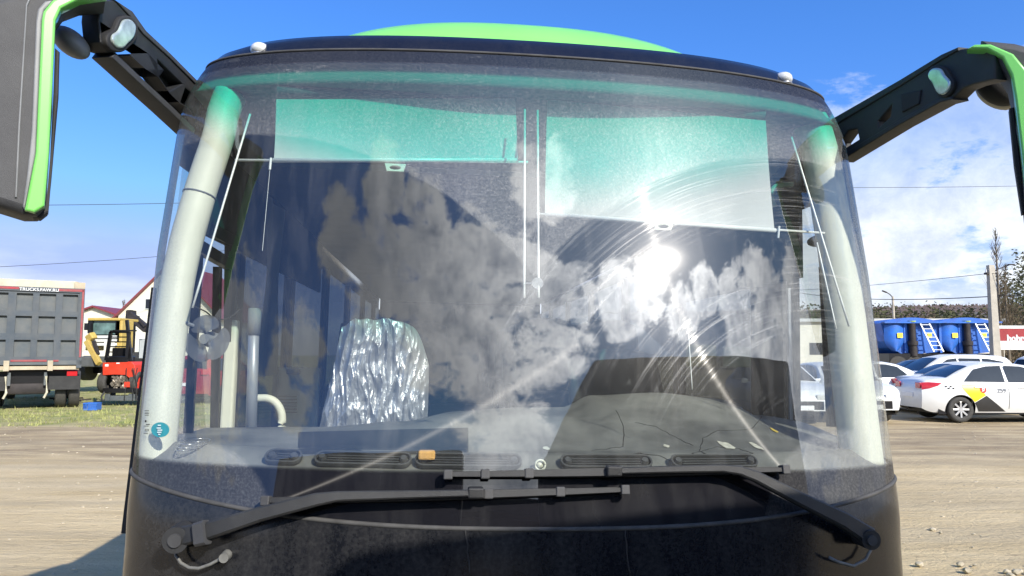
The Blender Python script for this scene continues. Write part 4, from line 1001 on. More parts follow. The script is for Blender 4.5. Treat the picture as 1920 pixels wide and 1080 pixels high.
def car(P, name, label, cat, x, y, rot, paint, group=None, taxi=False, glass='cargls', number=None, bumper_dot=False):
    root = thing(name, label, cat, (x, y, 0), rot, group); L = P['L']; q = MB(); st = sorted(set([i*L/70 for i in range(71)]+[a+P['r']*1.16*math.cos(math.pi*k/14) for a in P['wh'] for k in range(15)]))
    for sgn in (-1, 1):
        rows = []
        for s_ in st:
            s_ = max(0, min(L, s_)); zt = ztop(P, s_); zb = .24+(.10*(1-min(1, min(s_, L-s_)/.3))**2)
            for a in P['wh']:
                R = P['r']*1.16
                if abs(s_-a) < R: zb = max(zb, P['r']+math.sqrt(max(0, R*R-(s_-a)**2)))
            zs = min(P['belt'], zt-.03); zb = min(zb, zs-.02); row = []
            for k in range(9): z = zb+(zs-zb)*k/8; row.append(Vector((s_, sgn*wside(P, s_, z), z)))
            zr = max(zs, zt-.055)
            for k in range(1, 4): z = zs+(zr-zs)*k/3; row.append(Vector((s_, sgn*(wside(P, s_, P['belt']+.0001)-.44*max(0, z-P['belt'])-.01*k), z)))
            wr = abs(row[-1].y)
            row += [Vector((s_, sgn*(wr-.07), zt-.022)), Vector((s_, sgn*(wr*.5), zt-.004)), Vector((s_, 0, zt))]
            rows.append([q.bm.verts.new(p) for p in row])
        for a, b in zip(rows, rows[1:]):
            for k in range(len(a)-1):
                try: q.bm.faces.new((a[k], a[k+1], b[k+1], b[k]))
                except ValueError: pass
        for rr in (rows[0], rows[-1]):
            c0 = q.bm.verts.new((rr[0].co.x, 0, rr[0].co.z)); q.bm.faces.new(rr+[c0])
    q.obj('body', paint, root, 'auto', weld=True)
    def decal(nm, poly, m, off=.006, parent=root, both=True):
        q = MB()
        for sgn in ((-1, 1) if both else (-1,)):
            b2 = bmesh.new(); b2.faces.new([b2.verts.new((a, 0, z)) for a, z in poly])
            for k in range(1, 40):
                bmesh.ops.bisect_plane(b2, geom=b2.verts[:]+b2.edges[:]+b2.faces[:], plane_co=(0, 0, .3+k*.035), plane_no=(0, 0, 1))
            for k in range(1, 30):
                bmesh.ops.bisect_plane(b2, geom=b2.verts[:]+b2.edges[:]+b2.faces[:], plane_co=(k*.16, 0, 0), plane_no=(1, 0, 0))
            vm = {}
            for v in b2.verts:
                z = v.co.z; w_ = wside(P, v.co.x, min(z, P['belt'])) if z <= P['belt'] else wside(P, v.co.x, P['belt']+.0001)-.44*(z-P['belt'])-.005
                vm[v] = q.bm.verts.new((v.co.x, sgn*(w_+off), z))
            for f in b2.faces:
                try: q.bm.faces.new([vm[v] for v in f.verts])
                except ValueError: pass
            b2.free()
        return q.obj(nm, m, parent, True)
    for sw in P['sidewin']: decal('side_window', sw, M[glass], .008)
    def topglass(nm, x0, x1, fr):
        q = MB()
        def f(u, v):
            s_ = x0+(x1-x0)*v; zt = ztop(P, s_); wr = (wside(P, s_, P['belt']+.001)-.44*(zt-.05-P['belt']))-.11
            yv = (2*u-1)*wr; n_ = Vector((ztop(P, s_-.02)-ztop(P, s_+.02), 0, .04)).normalized()
            return Vector((s_, yv, zt-.022*abs(2*u-1)**2))+n_*.012
        q.grid(f, 10, 8); return q.obj(nm, M['cargls'], root, True)
    topglass('rear_window', *P['rear'], 0); topglass('windscreen', *P['front'], 0)
    # door seams, handles, sills
    for xs in ((2.02 if P is SEDAN else 2.14), (1.12 if P is SEDAN else 1.2), (3.12 if P is SEDAN else 3.2)):
        decal('door_gap', [(xs-.006, .34), (xs+.006, .34), (xs+.006, P['belt']), (xs-.006, P['belt'])], M['blackvinyl'], .003)
    for xs in (1.30, 2.35):
        for sgn in (-1, 1):
            q = MB(); w_ = wside(P, xs, .86); q.box((xs, sgn*(w_+.018), .86), (.20, .03, .028), None, .008); q.obj('door_handle', paint, root)
    # lamps
    decal('tail_lamp', P['tail'], M['red'], .007)
    q = MB(); z0, z1 = P['tail'][0][1]+.03, P['tail'][1][1]
    for sgn in (-1, 1): q.box((.0, sgn*P['W']*.60, (z0+z1)/2), (.03, .24, z1-z0), None, .008)
    q.obj('tail_lamp', M['red'], root)
    decal('headlamp', [(L-.62, .70), (L-.45, .80), (L-.1, .74), (L-.02, .62), (L-.2, .60)], M['lens'], .006)
    q = MB()
    for sgn in (-1, 1): q.box((L-.02, sgn*P['W']*.56, .67), (.05, .28, .12), None, .02)
    q.obj('headlamp', M['lens'], root)
    q = MB(); q.box((L-.005, 0, .47), (.03, 1.0, .20), None, .01); q.obj('grille', M['black'], root)
    for sgn in (-1, 1):
        q = MB(); q.box((L*.66 if P is SEDAN else L*.66, sgn*(P['W']+.07), P['belt']+.07), (.10, .18, .12), None, .03); q.obj('door_mirror', paint, root)
    q = MB(); q.boxb(-.03, .0, -.26, .26, .60, .71); q.obj('number_plate', M['white'], root)
    q = MB(); q.boxb(L+.0, L+.03, -.26, .26, .36, .47); q.obj('number_plate', M['white'], root)
    q = MB(); q.boxb(.35, L-.35, -P['W']+.10, P['W']-.10, .20, .5); q.obj('underbody', M['black'], root)
    first = None
    for a in P['wh']:
        for sgn in (-1, 1):
            r = P['r']; yy = sgn*(P['W']-.13)
            w_ = bpy.data.objects.new('wheel', None); C.objects.link(w_); w_.parent = root; w_.location = (a, yy, r)
            wheel_mesh(r, .20, 0, 0, 0, 'y').obj('tyre', M['tyre'], w_, True)
            q = MB(); q.cyl((0, -.06*1, 0), (0, .06*1, 0), r*.60, 28); q.obj('brake_drum', M['black'], w_)
            q = MB()
            for k in range(8):
                an = k*math.pi/4; q.bar((.03*math.cos(an), sgn*.085, .03*math.sin(an)), (r*.62*math.cos(an), sgn*.092, r*.62*math.sin(an)), .045*r/.315, .02, (0, 1, 0), .004)
            for k in range(28):
                a0, a1 = 2*math.pi*k/28, 2*math.pi*(k+1)/28
                q.face([(r*rr*math.cos(aa), sgn*.097, r*rr*math.sin(aa)) for rr, aa in ((.58, a0), (.66, a0), (.66, a1), (.58, a1))])
            q.cyl((0, sgn*.07, 0), (0, sgn*.10, 0), .045, 14); q.obj('rim', M['alloy'], w_)
    if taxi:
        decal('yellow_patch', [(.89, .955), (.90, .84), (1.05, .66), (1.19, .50), (1.46, .67), (1.22, .955)], M['yellow'], .004)
        decal('dark_patch', [(1.19, .485), (1.30, .27), (1.95, .27), (1.47, .66)], M['blackvinyl'], .005)
        for sgn in (-1, 1):
            w_ = wside(P, 1.40, .80)+.012; Mt = Matrix.Translation((1.40, sgn*w_, .80)) @ Matrix.Rotation(rad(90 if sgn < 0 else -90), 4, 'X') @ (Matrix() if sgn < 0 else Matrix.Rotation(math.pi, 4, 'Z') @ Matrix.Scale(-1, 4, (1, 0, 0)) @ Matrix.Scale(-1, 4, (1, 0, 0)))
            e_ = plate('emblem', [(.075*math.cos(k*rad(20)), .075*math.sin(k*rad(20))) for k in range(18)], [], Mt, .003, .0008, M['redvinyl'], root)
            text('emblem_mark', 'Я', .11, Mt @ Matrix.Translation((0, 0, .004)), M['white'], e_, .0008, .004)
            q = MB()
            for k in range(4):
                for j in range(2):
                    if (k+j) % 2: continue
                    xx, zz = .50+k*.055, .86-j*.045; w2 = wside(P, xx, zz)+.006; q.face([(xx, sgn*w2, zz), (xx+.05, sgn*w2, zz), (xx+.05, sgn*w2, zz+.04), (xx, sgn*w2, zz+.04)])
            q.obj('checker_mark', M['blackvinyl'], root)
            if number: text('car_number', number, .15, Matrix.Translation((1.84, sgn*(wside(P, 1.84, .78)+.008), .78)) @ Matrix.Rotation(rad(90 if sgn < 0 else -90), 4, 'X') @ (Matrix() if sgn < 0 else Matrix.Rotation(math.pi, 4, 'Z')), M['greyint'], root, .0008, .002)
    return root
G = 'white cars parked in the yard'
car(SEDAN, 'parked_car', 'white taxi nearest the camera, with yellow patch and number 259 on its side', 'car', 10.22, 19.25, rad(-2), M['carwhite'], G, True, number='259')
car(SEDAN, 'parked_car', 'white saloon parked just behind the taxi numbered 259, its red tail lamp showing', 'car', 11.25, 21.4, rad(2), M['carwhite'], G, False)
car(SUV, 'parked_car', 'tall white estate car with dark windows, in front of the blue tanks', 'car', 17.35, 26.0, rad(180), M['carwhite'], G)
car(SEDAN, 'parked_car', 'white taxi half hidden by the coach pillar, its yellow patch by a rear wheel', 'car', 12.75, 22.9, rad(183), M['carwhite'], G, True)
car(SUV, 'parked_car', 'white car with dark rear window at the right photo edge, behind taxi 259', 'car', 17.3, 25.2, rad(12), M['carwhite'], G)
car(SEDAN, 'parked_car', 'black saloon parked beneath the blue tanks beside the concrete pole', 'car', 20.2, 32.5, rad(175), M['carblack'], 'dark cars behind the white ones')
car(SEDAN, 'parked_car', 'dark saloon farthest right, in front of the red trailer', 'car', 26.0, 36., rad(4), M['carblack'], 'dark cars behind the white ones')
car(SEDAN, 'parked_car', 'white car facing the camera, seen through the glass beside the right pillar', 'car', 7.0, 22.0, rad(-92), M['carwhite'], G)
car(SEDAN, 'parked_car', 'white car facing the camera, seen through the glass left of the right fan', 'car', 8.62, 22.3, rad(-90), M['carwhite'], G)

# ------------------------------------------------------------------ box builder measured in the photo at a given distance
def pb(q, x0, x1, y0, y1, Y, dep, bevel=0.):
    a, b = at(x0, y0, Y), at(x1, y1, Y); q.boxb(a.x, b.x, Y, Y+dep, b.z, a.z, bevel); return q
def shift(root):     # parts were measured in world space: hang them on the thing without moving them
    inv = Matrix.Translation(-Vector(root.location))
    def rec(o):
        for ch in o.children:
            if o is root and ch.type == 'MESH': ch.data.transform(inv)
            elif o is root: pass
            if ch.type == 'MESH':
                for g_ in ch.children:
                    if g_.type == 'MESH': g_.data.transform(inv)
    rec(root)

# blue hopper tanks
M['blue'] = mat('blue_tank_paint', (.015, .13, .55), .4, 0, .2, 2, dirt=(.05, .08, .15), dirt_amt=.5, dscale=1.5)
M['bluedark'] = mat('dark_blue_paint', (.02, .06, .22), .5, 0, .2, 2)
M['pipe'] = mat('sooty_pipe', (.035, .03, .03), .7, .3, .4, 3); M['ladder'] = mat('pale_ladder', (.60, .64, .66), .5, .3, .1, 5); M['label'] = mat('yellow_notice', (.80, .66, .06), .5)
def tank(px, label):
    Y = 41.; k = Y/FPX; a = at(px, 600, Y); root = thing('hopper_tank', label, 'tank', (a.x, Y, 0), rad(-3), 'blue hopper tanks')
    def X(p): return p*k
    def Z(p): return CAM_H+(664-p)*k*1.0
    q = MB(); prof = []
    for j in range(17):
        u = j/16; prof.append((X(-4+112*u), Z(606-10*math.sin(math.pi*u)**.8)))
    n_ = len(prof)
    f0 = [q.bm.verts.new((x, 0, z)) for x, z in prof]+[q.bm.verts.new((X(106), 0, Z(622))), q.bm.verts.new((X(100), 0, Z(660))), q.bm.verts.new((X(70), 0, Z(663))), q.bm.verts.new((X(30), 0, Z(663))), q.bm.verts.new((X(14), 0, Z(652))), q.bm.verts.new((X(4), 0, Z(640)))]
    f1 = [q.bm.verts.new(v.co+Vector((0, 3.2, 0))) for v in f0]; q.bm.faces.new(f0); q.bm.faces.new(f1[::-1])
    for i in range(len(f0)): j = (i+1) % len(f0); q.bm.faces.new((f0[i], f0[j], f1[j], f1[i]))
    q.obj('tank_body', M['blue'], root)
    q = MB()   # bulged front panel
    def f(u, v):
        hw = 18*(1-.0*v) if v < .55 else 18*math.cos((v-.55)/.45*1.35)
        return Vector((X(18+hw*(2*u-1)), -.30*math.cos((2*u-1)*1.3), Z(609+50*v)))
    q.grid(f, 14, 12); q.grid(lambda u, v: f(u, 0)*(1-v)+Vector((f(u, 0).x, 0, f(u, 0).z))*v, 14, 1); q.obj('front_bulge', M['blue'], root, 'auto', weld=True)
    q = MB(); q.boxb(X(-3), X(110), -.42, -.02, Z(607), Z(604)); q.boxb(X(36), X(42), -.12, 0, Z(662), Z(606)); q.boxb(X(56), X(61), -.12, 0, Z(662), Z(606)); q.boxb(X(100), X(104), -.12, 0, Z(662), Z(606)); q.obj('frame_rib', M['blue'], root)
    q = MB(); q.cyl((X(49), -.25, Z(604)), (X(49), -.25, Z(646)), .17, 16); q.cyl((X(49), -.25, Z(640)), (X(49), -.25, Z(648)), .26, 16); q.cyl((X(49), -.25, Z(648)), (X(50), -.25, Z(668)), .20, 16); q.obj('pipe', M['pipe'], root, 'auto')
    q = MB(); q.cyl((X(49), -.25, Z(602.5)), (X(49), -.25, Z(605)), .21, 16); q.obj('pipe_cap', mat('green_cap', (.25, .35, .12), .6), root)
    q = MB(); l0, l1, r0, r1 = (62, 606), (78, 660), (78, 606), (95, 660)
    for (a_, b_) in ((l0, l1), (r0, r1)): q.bar((X(a_[0]), -.35, Z(a_[1])), (X(b_[0]), -.75, Z(b_[1])), .06, .05, (0, 1, 0))
    for j in range(7):
        t_ = (j+.5)/7; q.bar((X(l0[0]+(l1[0]-l0[0])*t_), -.35-.4*t_, Z(606+54*t_)), (X(r0[0]+(r1[0]-r0[0])*t_), -.35-.4*t_, Z(606+54*t_)), .04, .04, (0, 1, 0))
    q.obj('ladder', M['ladder'], root)
    q = MB(); q.boxb(X(20), X(30), -.36, -.34, Z(634), Z(625)); q.obj('notice', M['label'], root)
    q = MB(); q.boxb(X(80), X(88), -.03, -.01, Z(634), Z(625)); q.obj('notice', M['label'], root)
    q = MB(); q.boxb(X(4), X(104), -.3, 3., Z(690), Z(663)); q.obj('underframe', M['black'], root)
    q = MB()
    for j in (20, 50, 84): q.cyl((X(j), -.34, Z(684)), (X(j), -.1, Z(684)), .48, 20)
    q.obj('wheel', M['tyre'], root)
    return root
tank(1655, 'blue hopper tank nearer the coach pillar, with ladder and black pipe')
tank(1757, 'blue hopper tank beside the concrete pole, with ladder and black pipe')
# red lorry trailer
M['trred'] = mat('dark_red_tarpaulin', (.26, .015, .02), .6, 0, .15, 1.5); M['trwhite'] = mat('white_trailer_sill', (.62, .64, .62), .6, 0, .08, 2)
a = at(1868, 612, 46); root = thing('lorry_trailer', 'dark red curtain-sided lorry trailer with white lettering, at the right photo edge', 'trailer', (a.x, 46, 0), rad(2))
Zp = lambda p, Y: CAM_H+(664-p)*Y/FPX
q = MB(); q.boxb(0, 12, 0, 2.5, Zp(640, 46), Zp(613, 46)); q.obj('curtain_side', M['trred'], root)
q = MB(); q.boxb(0, 12, -.03, 2.53, Zp(616.5, 46), Zp(611, 46)); q.boxb(0, 12, -.03, 2.5, Zp(656, 46), Zp(639.6, 46)); q.obj('rail_and_sill', M['trwhite'], root)
text('lettering', 'hohrohr', .55, Matrix.Translation((1.55, -.02, Zp(635, 46))) @ Matrix.Rotation(rad(90), 4, 'X'), M['white'], root, .004, .02)
q = MB(); [q.cyl((x, .1, .5), (x, .4, .5), .5, 20) for x in (2., 3.3, 4.6, 10)]; q.obj('wheel', M['tyre'], root)
# pale low building and its long roof behind the tanks
M['pale_wall'] = mat('pale_render', (.62, .60, .52), .85, 0, .08, 1); M['roofgrey'] = mat('grey_sheet_roof', (.40, .42, .42), .6, 0, .1, 2)
a, b = at(1440, 600, 75), at(1880, 600, 75)
root = thing('long_shed', 'long low pale shed roof showing just above the blue tanks', 'shed', (a.x, 75, 0)); wd = b.x-a.x
q = MB(); q.boxb(0, wd, 0, 9, 0, Zp(604, 75)); q.obj('wall', M['pale_wall'], root)
q = MB(); q.boxb(-.3, wd+.3, -.4, 9.4, Zp(604, 75)+.002, Zp(598, 75)); q.obj('roof', M['roofgrey'], root)
q = MB(); [q.boxb(x, x+1.4, -.03, -.005, 1.6, 2.8) for x in [1+3.1*k for k in range(int(wd/3.1))]]; q.obj('window', M['cargls'], root)

# poles, wires
M['concrete'] = mat('concrete_pole', (.40, .37, .31), .85, 0, .15, 3); M['wire'] = mat('black_wire', (.03, .03, .035), .7)
Yp = 30.; a = at(1866, 655, Yp); root = thing('power_pole', 'tall square concrete power pole beside the red trailer', 'pole', (a.x, Yp, 0))
top = Zp(497, Yp); q = MB(); q.sweep([(0, 0, 0), (0, 0, top)], lambda i: [(-s_, -s_) for s_ in ()] or [(-(.17, .11)[i], -(.15, .1)[i]), ((.17, .11)[i], -(.15, .1)[i]), ((.17, .11)[i], (.15, .1)[i]), (-(.17, .11)[i], (.15, .1)[i])], (0, 1, 0)); q.obj('shaft', M['concrete'], root)
q = MB(); q.boxb(-.22, .22, -.10, .10, top-.38, top-.30); q.bar((-.05, 0, top-.3), (.62, -.2, top-.02), .04, .04); q.obj('crossarm', M['pipe'], root)
q = MB(); [q.cyl((x, 0, top-.3), (x, 0, top-.16), .035, 10, .02) for x in (-.19, .19)]; q.obj('insulator', M['lens'], root)
q = MB(); q.box((.70, -.22, top), (.26, .10, .05), None, .015); q.obj('lamp_head', M['pipe'], root)
Yl = 62.; a = at(1676, 600, Yl); root = thing('street_lamp', 'thin street lamp pole in front of the far wood, left of the blue tanks', 'street lamp', (a.x, Yl, 0)); top = Zp(556, Yl)
q = MB(); q.cyl((0, 0, 0), (0, 0, top), .13, 12, .09); q.obj('shaft', M['concrete'], root)
q = MB(); q.tube([(0, 0, top-.1), (-.25, 0, top+.18), (-.55, 0, top+.36)], .04, 8); q.obj('lamp_arm', M['pipe'], root)
q = MB(); q.box((-.68, 0, top+.40), (.42, .18, .10), Matrix.Rotation(rad(22), 3, 'Y'), .03); q.obj('lamp_head', M['pipe'], root)
def wire(a, b, sag, r, lab, n=24):
    a, b = Vector(a), Vector(b); q = MB(); q.tube([a.lerp(b, k/n)-Vector((0, 0, sag*4*(k/n)*(1-k/n))) for k in range(n+1)], r, 5)
    tag(q.obj('power_line', M['wire'], None), lab, 'wire')
P_ = lambda px, py, Y: at(px, py, Y)
wire(P_(-300, 384, 40), P_(700, 368, 52), .25, .018, 'upper thin wire crossing the sky left of the coach')
wire(P_(-300, 512, 46), P_(500, 462, 60), .3, .018, 'lower thin wire above the dump truck on the left')
wire(P_(1300, 350, 48), P_(2300, 336, 60), .3, .016, 'wire crossing the clouds right of the coach, level with the mirror')
wire(P_(1500, 549, 62), P_(1856, 556, 30), .3, .020, 'wire running to the top of the concrete pole from the left')
wire(P_(1866, 553, 30), P_(2300, 530, 26), .2, .014, 'wire running from the concrete pole to the right photo edge')
wire(P_(1853, 512, 30), P_(2400, 516, 24), .2, .010, 'thin wire from the pole top to the right photo edge')
wire(P_(1400, 545, 80), P_(1852, 513, 30), .25, .012, 'thin slack wire from the pole top to the left')

# ------------------------------------------------------------------ vegetation
def leafmat(name, a, b):
    m = bpy.data.materials.new(name); m.use_nodes = True; t = NT(m.node_tree); t.t.nodes.clear(); o = t.n('ShaderNodeOutputMaterial')
    co = t.n('ShaderNodeTexCoord').outputs['Object']; c = t.mix(t.mr(t.noise(co, .8, 5, .7), .35, .65), a, b)
    t.put(o.inputs[0], t.mixs(.25, t.shader('ShaderNodeBsdfDiffuse', Color=c), t.shader('ShaderNodeBsdfTranslucent', Color=c))); return m
M['pine'] = leafmat('pine_needles', (.055, .065, .035), (.13, .125, .07)); M['twig'] = leafmat('bare_twigs', (.10, .08, .055), (.18, .145, .10)); M['twig2'] = leafmat('purple_twigs', (.11, .085, .085), (.18, .145, .14))
M['bark'] = mat('grey_bark', (.20, .17, .13), .9, 0, .2, 4)
def crown(q, c, rx, ry, rz, n, s, shape='round'):
    for k in range(n):
        while True:
            p = Vector((random.uniform(-1, 1), random.uniform(-1, 1), random.uniform(-1, 1)))
            if shape == 'cone':
                if math.hypot(p.x, p.y) < (1-p.z)/2*.95+.06: break
            elif p.length < 1: break
        if mnoise.noise(Vector((p.x*2.2+c[0], p.y*2.2, p.z*2.2+c[2]))) < -.22: continue
        ctr = Vector(c)+Vector((p.x*rx, p.y*ry, p.z*rz)); a = random.uniform(0, 6.3); sz = s*random.uniform(.5, 1.3)
        u = Vector((math.cos(a), math.sin(a), random.uniform(-.5, .5)))*sz; v = Vector((random.uniform(-.6, .6), random.uniform(-.6, .6), 1))*sz*.7
        q.face([ctr-u, ctr-v*.4, ctr+u, ctr+v])
def twigs(q, base, h, spread, n, depth=2, r=.03):
    for k in range(n):
        t0 = random.uniform(.18, .98); p = Vector(base)+Vector((0, 0, h*t0)); a = random.uniform(0, 6.3); ln = h*spread*(1.15-t0)*random.uniform(.5, 1.1)
        d = Vector((math.cos(a)*.5, math.sin(a)*.5, 1.1)).normalized()*ln; e = p+d
        q.tube([p, p+d*.5+Vector((0, 0, -.03*ln)), e], lambda i: (r, r*.6, r*.2)[i], 3)
        for j in range(4):
            f = random.uniform(.3, .95); p2 = p.lerp(e, f); a2 = random.uniform(0, 6.3); d2 = Vector((math.cos(a2)*.5, math.sin(a2)*.5, .9)).normalized()*ln*.45
            q.tube([p2, p2+d2], lambda i: (r*.45, r*.12)[i], 3)
def bare_tree(px, pytop, Y, label, spread=.25, n=46, group=None, r=.035):
    a = at(px, pytop, Y); h = a.z; root = thing('bare_tree', label, 'tree', (a.x, Y, 0), 0, group)
    q = MB(); q.tube([(0, 0, 0), (.05*h*random.uniform(-.3, .3), 0, h*.5), (0, 0, h)], lambda i: (h*.016, h*.011, h*.002)[i], 7); q.obj('trunk', M['bark'], root, True)
    q = MB(); twigs(q, (0, 0, 0), h, spread, n, r=r); q.obj('crown', M['twig'], root)
bare_tree(1866, 432, 56, 'tall bare poplar behind the concrete pole', .27, 85, r=.03)
bare_tree(1884, 500, 60, 'shorter bare tree to the right of the poplar', .33, 60, r=.035)
bare_tree(178, 572, 85, 'small bare tree between the two maroon roofs, on the left', .4, 40, 'bare trees behind the houses', r=.04)
bare_tree(232, 566, 88, 'small bare tree beside the steep maroon roof', .4, 40, 'bare trees behind the houses', r=.04)
q = MB(); Yf = 115.
for k in range(300):
    px = random.uniform(1400, 2150); Y = random.uniform(100, 150); a = at(px, 600, Y); h = random.uniform(7.6, 9.6)*(Y/115)
    if px > 1860: h *= 1.0+min(1, (px-1860)/60)*1.0
    crown(q, (a.x, Y, h*.55), random.uniform(1.6, 3.2), 2.4, h*.5, 270, .27, random.choice(('cone', 'round')))
tag(q.obj('pine_wood', M['pine'], None, recalc=False), kind='stuff')
q = MB()
for k in range(120):
    px = random.uniform(1620, 2200); Y = random.uniform(88, 112); a = at(px, 600, Y); h = random.uniform(4, 7.5)*(1.0 if px < 1850 else 1.25)
    crown(q, (a.x, Y, h*.5), 2.6, 2.2, h*.5, 170, .24)
tag(q.obj('bare_thicket', M['twig'], None, recalc=False), kind='stuff')
# wooded ridge behind
M['ridge'] = mat('purple_grey_ridge', (.11, .095, .085), .95, 0, .35, .25, bump=.5, bscale=.8)
q = MB(); hz_ = lambda x: 19.5+4.5*max(0, (x-120)/160)+1.2*mnoise.noise(Vector((x*.02, 0, 0)))
q.grid(lambda u, v: Vector((40+460*u, 330-150*(1-v)**1., (hz_(40+460*u))*math.sin(v*math.pi/2)+.5*mnoise.noise(Vector(((40+460*u)*.3, v*9, 0)))*v)), 260, 14)
tag(q.obj('hill', M['ridge'], None, True), kind='structure')
q = MB()
for k in range(5200):
    x = random.uniform(60, 430); v = random.uniform(.45, 1.0); z = hz_(x)*math.sin(v*math.pi/2); y = 330-150*(1-v); s_ = random.uniform(.5, 1.3)
    q.face([(x-s_, y, z-.5), (x+s_, y, z-.5), (x+random.uniform(-s_, s_), y+.3, z+s_*1.3)])
tag(q.obj('ridge_wood', M['twig2'], None, recalc=False), kind='stuff')
q = MB()
for k in range(2600):
    px = random.uniform(-200, 300); Y = random.uniform(110, 140); a = at(px, 640, Y); z = random.uniform(0, 5)
    s_ = .5; q.face([(a.x-s_, Y, z-.3), (a.x+s_, Y, z-.3), (a.x+random.uniform(-s_, s_), Y+.2, z+s_)])
tag(q.obj('far_bushes', M['twig'], None, recalc=False), kind='stuff')

# ------------------------------------------------------------------ left: houses, dump truck, digger, loader
M['maroon'] = mat('maroon_sheet_roof', (.20, .035, .045), .5, 0, .1, 2); M['housewall'] = mat('cream_house_wall', (.66, .63, .53), .85, 0, .05, 1)
def house(px0, px1, pye, pyr, Y, dep, label, ridge='x', chim=None, win=()):
    a, b = at(px0, pye, Y), at(px1, pye, Y); zr = at(px0, pyr, Y).z; wd = b.x-a.x; root = thing('house', label, 'house', (a.x, Y, 0)); ze = a.z
    q = MB()
    q.boxb(0, wd, 0, dep, 0, ze)
    if ridge == 'y': q.face([(0, 0, ze), (wd, 0, ze), (wd/2, 0, zr)]); q.face([(0, dep, ze), (wd, dep, ze), (wd/2, dep, zr)])
    q.obj('wall', M['housewall'], root); q = MB(); o_ = .35
    if ridge == 'y':
        for s_ in (0, 1):
            x0 = -o_ if s_ == 0 else wd+o_; zz = ze-o_*(zr-ze)/(wd/2)
            P = [Vector((x0, -o_, zz)), Vector((wd/2, -o_, zr)), Vector((wd/2, dep+o_, zr)), Vector((x0, dep+o_, zz))]; up = Vector((0, 0, .14))
            q.face(P); q.face([p+up for p in P]); 
            for i in range(4): q.face([P[i], P[(i+1) % 4], P[(i+1) % 4]+up, P[i]+up])
    rf_ = q.obj('roof', M['maroon'], root)
    if chim: q = MB(); x = wd*chim; q.boxb(x-.3, x+.3, dep*.3, dep*.3+.6, zr-1.6, zr+.55); q.boxb(x-.38, x+.38, dep*.3-.08, dep*.3+.68, zr+.55, zr+.7); q.obj('chimney', M['maroon'], rf_)
    for (fx, fz, w_, h_) in win:
        q = MB(); q.boxb(wd*fx-w_/2-.06, wd*fx+w_/2+.06, -.05, -.01, fz-h_/2-.06, fz+h_/2+.06); f_ = q.obj('window', M['trwhite'], root)
        q = MB(); q.boxb(wd*fx-w_/2, wd*fx+w_/2, -.06, -.052, fz-h_/2, fz+h_/2); q.obj('pane', M['cargls'], f_)
house(120, 232, 596, 576, 62, 9, 'low house with shallow maroon gable, behind the dump truck', 'y')
house(222, 412, 592, 496, 55, 9, 'tall cream house with steep maroon roof and chimney, beside the coach', 'y', .30, ((.30, 5.4, .5, .7), (.7, 5.4, .9, 1.2), (.3, 2.2, 1.2, 1.2)))

# dump truck seen from behind
M['tgrey'] = mat('grey_truck_paint', (.042, .058, .075), .5, 0, .12, 2, dirt=(.15, .145, .13), dirt_amt=.35, dscale=2.5)
M['tpanel'] = mat('lighter_grey_panel', (.065, .082, .094), .55, 0, .12, 2, dirt=(.18, .175, .16), dirt_amt=.5, dscale=3)
M['tred'] = mat('worn_red_frame', (.30, .02, .035), .6, 0, .2, 3, dirt=(.20, .16, .14), dirt_amt=.6, dscale=4)
M['tsand'] = mat('dusty_sand_metal', (.42, .36, .26), .8, 0, .2, 3); M['tcanvas'] = mat('beige_canvas', (.50, .47, .36), .9, 0, .15, 3, bump=.4, bscale=6)
B = Vector((-13.55, 23.4, 0)); root = thing('dump_truck', 'grey dump truck with a red framed ribbed tailgate, seen from behind at the left', 'truck', B, rad(30))
WT = 2.80; Zt = lambda py: CAM_H+(664-py)*22.9/FPX   # local x from -WT (left) to 0 (right edge)
q = MB(); q.boxb(-WT+.06, -.06, .0, 6.0, Zt(688), Zt(545)); q.obj('tipper_body', M['tgrey'], root)
kx = WT/200.
def lx(px): return -(152-px)*kx
q = MB()
for x0, x1 in ((-48, -38), (142, 152)): q.boxb(lx(x0), lx(x1), -.16, .10, Zt(690), Zt(541))
q.boxb(lx(-48), lx(152), -.17, .10, Zt(548), Zt(540)); q.obj('tailgate_frame', M['tgrey'], root)
q = MB(); q.boxb(lx(-46), lx(28), -.18, -.165, Zt(545), Zt(541)); q.boxb(lx(100), lx(150), -.18, -.165, Zt(546), Zt(541.5)); q.boxb(lx(146.5), lx(150.5), -.18, -.161, Zt(670), Zt(542)); q.boxb(lx(20), lx(86), -.18, -.12, Zt(678), Zt(674.5)); q.boxb(lx(98), lx(108), -.18, -.12, Zt(678), Zt(675)); q.obj('red_trim', M['tred'], root)
cols = [(-38, -24), (-10, 8), (24, 55), (67, 98), (110, 139)]; cols = [(-38, -20), (-19, 9), (24, 54), (66, 97), (110, 139)]; rws = [(552, 580), (594, 622), (638, 666)]
q = MB()   # ribs: horizontals and verticals proud of the recessed panels
zs = [(548, 552), (584, 594), (626, 638), (669, 676)]
for a_, b_ in zs: q.boxb(lx(-38), lx(142), -.13, -.01, Zt(b_), Zt(a_))
for a_, b_ in ((-38, -34), (9, 24), (54, 66), (97, 110), (139, 142), (-20, -12)): q.boxb(lx(a_), lx(b_), -.128, -.01, Zt(670), Zt(549))
q.obj('tailgate_ribs', M['tgrey'], root)
for a_, b_ in rws:
    for c_, d_ in cols: q = MB(); q.boxb(lx(c_)-.03, lx(d_)+.03, -.03, -.005, Zt(b_+5), Zt(a_-4)); q.obj('tailgate_panel', M['tpanel'], root)
q = MB(); q.boxb(lx(-48), lx(152), -.16, .05, Zt(684), Zt(676)); q.obj('tailgate_sill', M['tpanel'], root)
q = MB(); q.boxb(lx(-48), lx(148), -.10, .0, Zt(693), Zt(686)); [q.boxb(lx(x), lx(x+10), -.2, .0, Zt(695), Zt(676)) for x in (8, 88)]; q.obj('hinge_beam', M['tsand'], root)
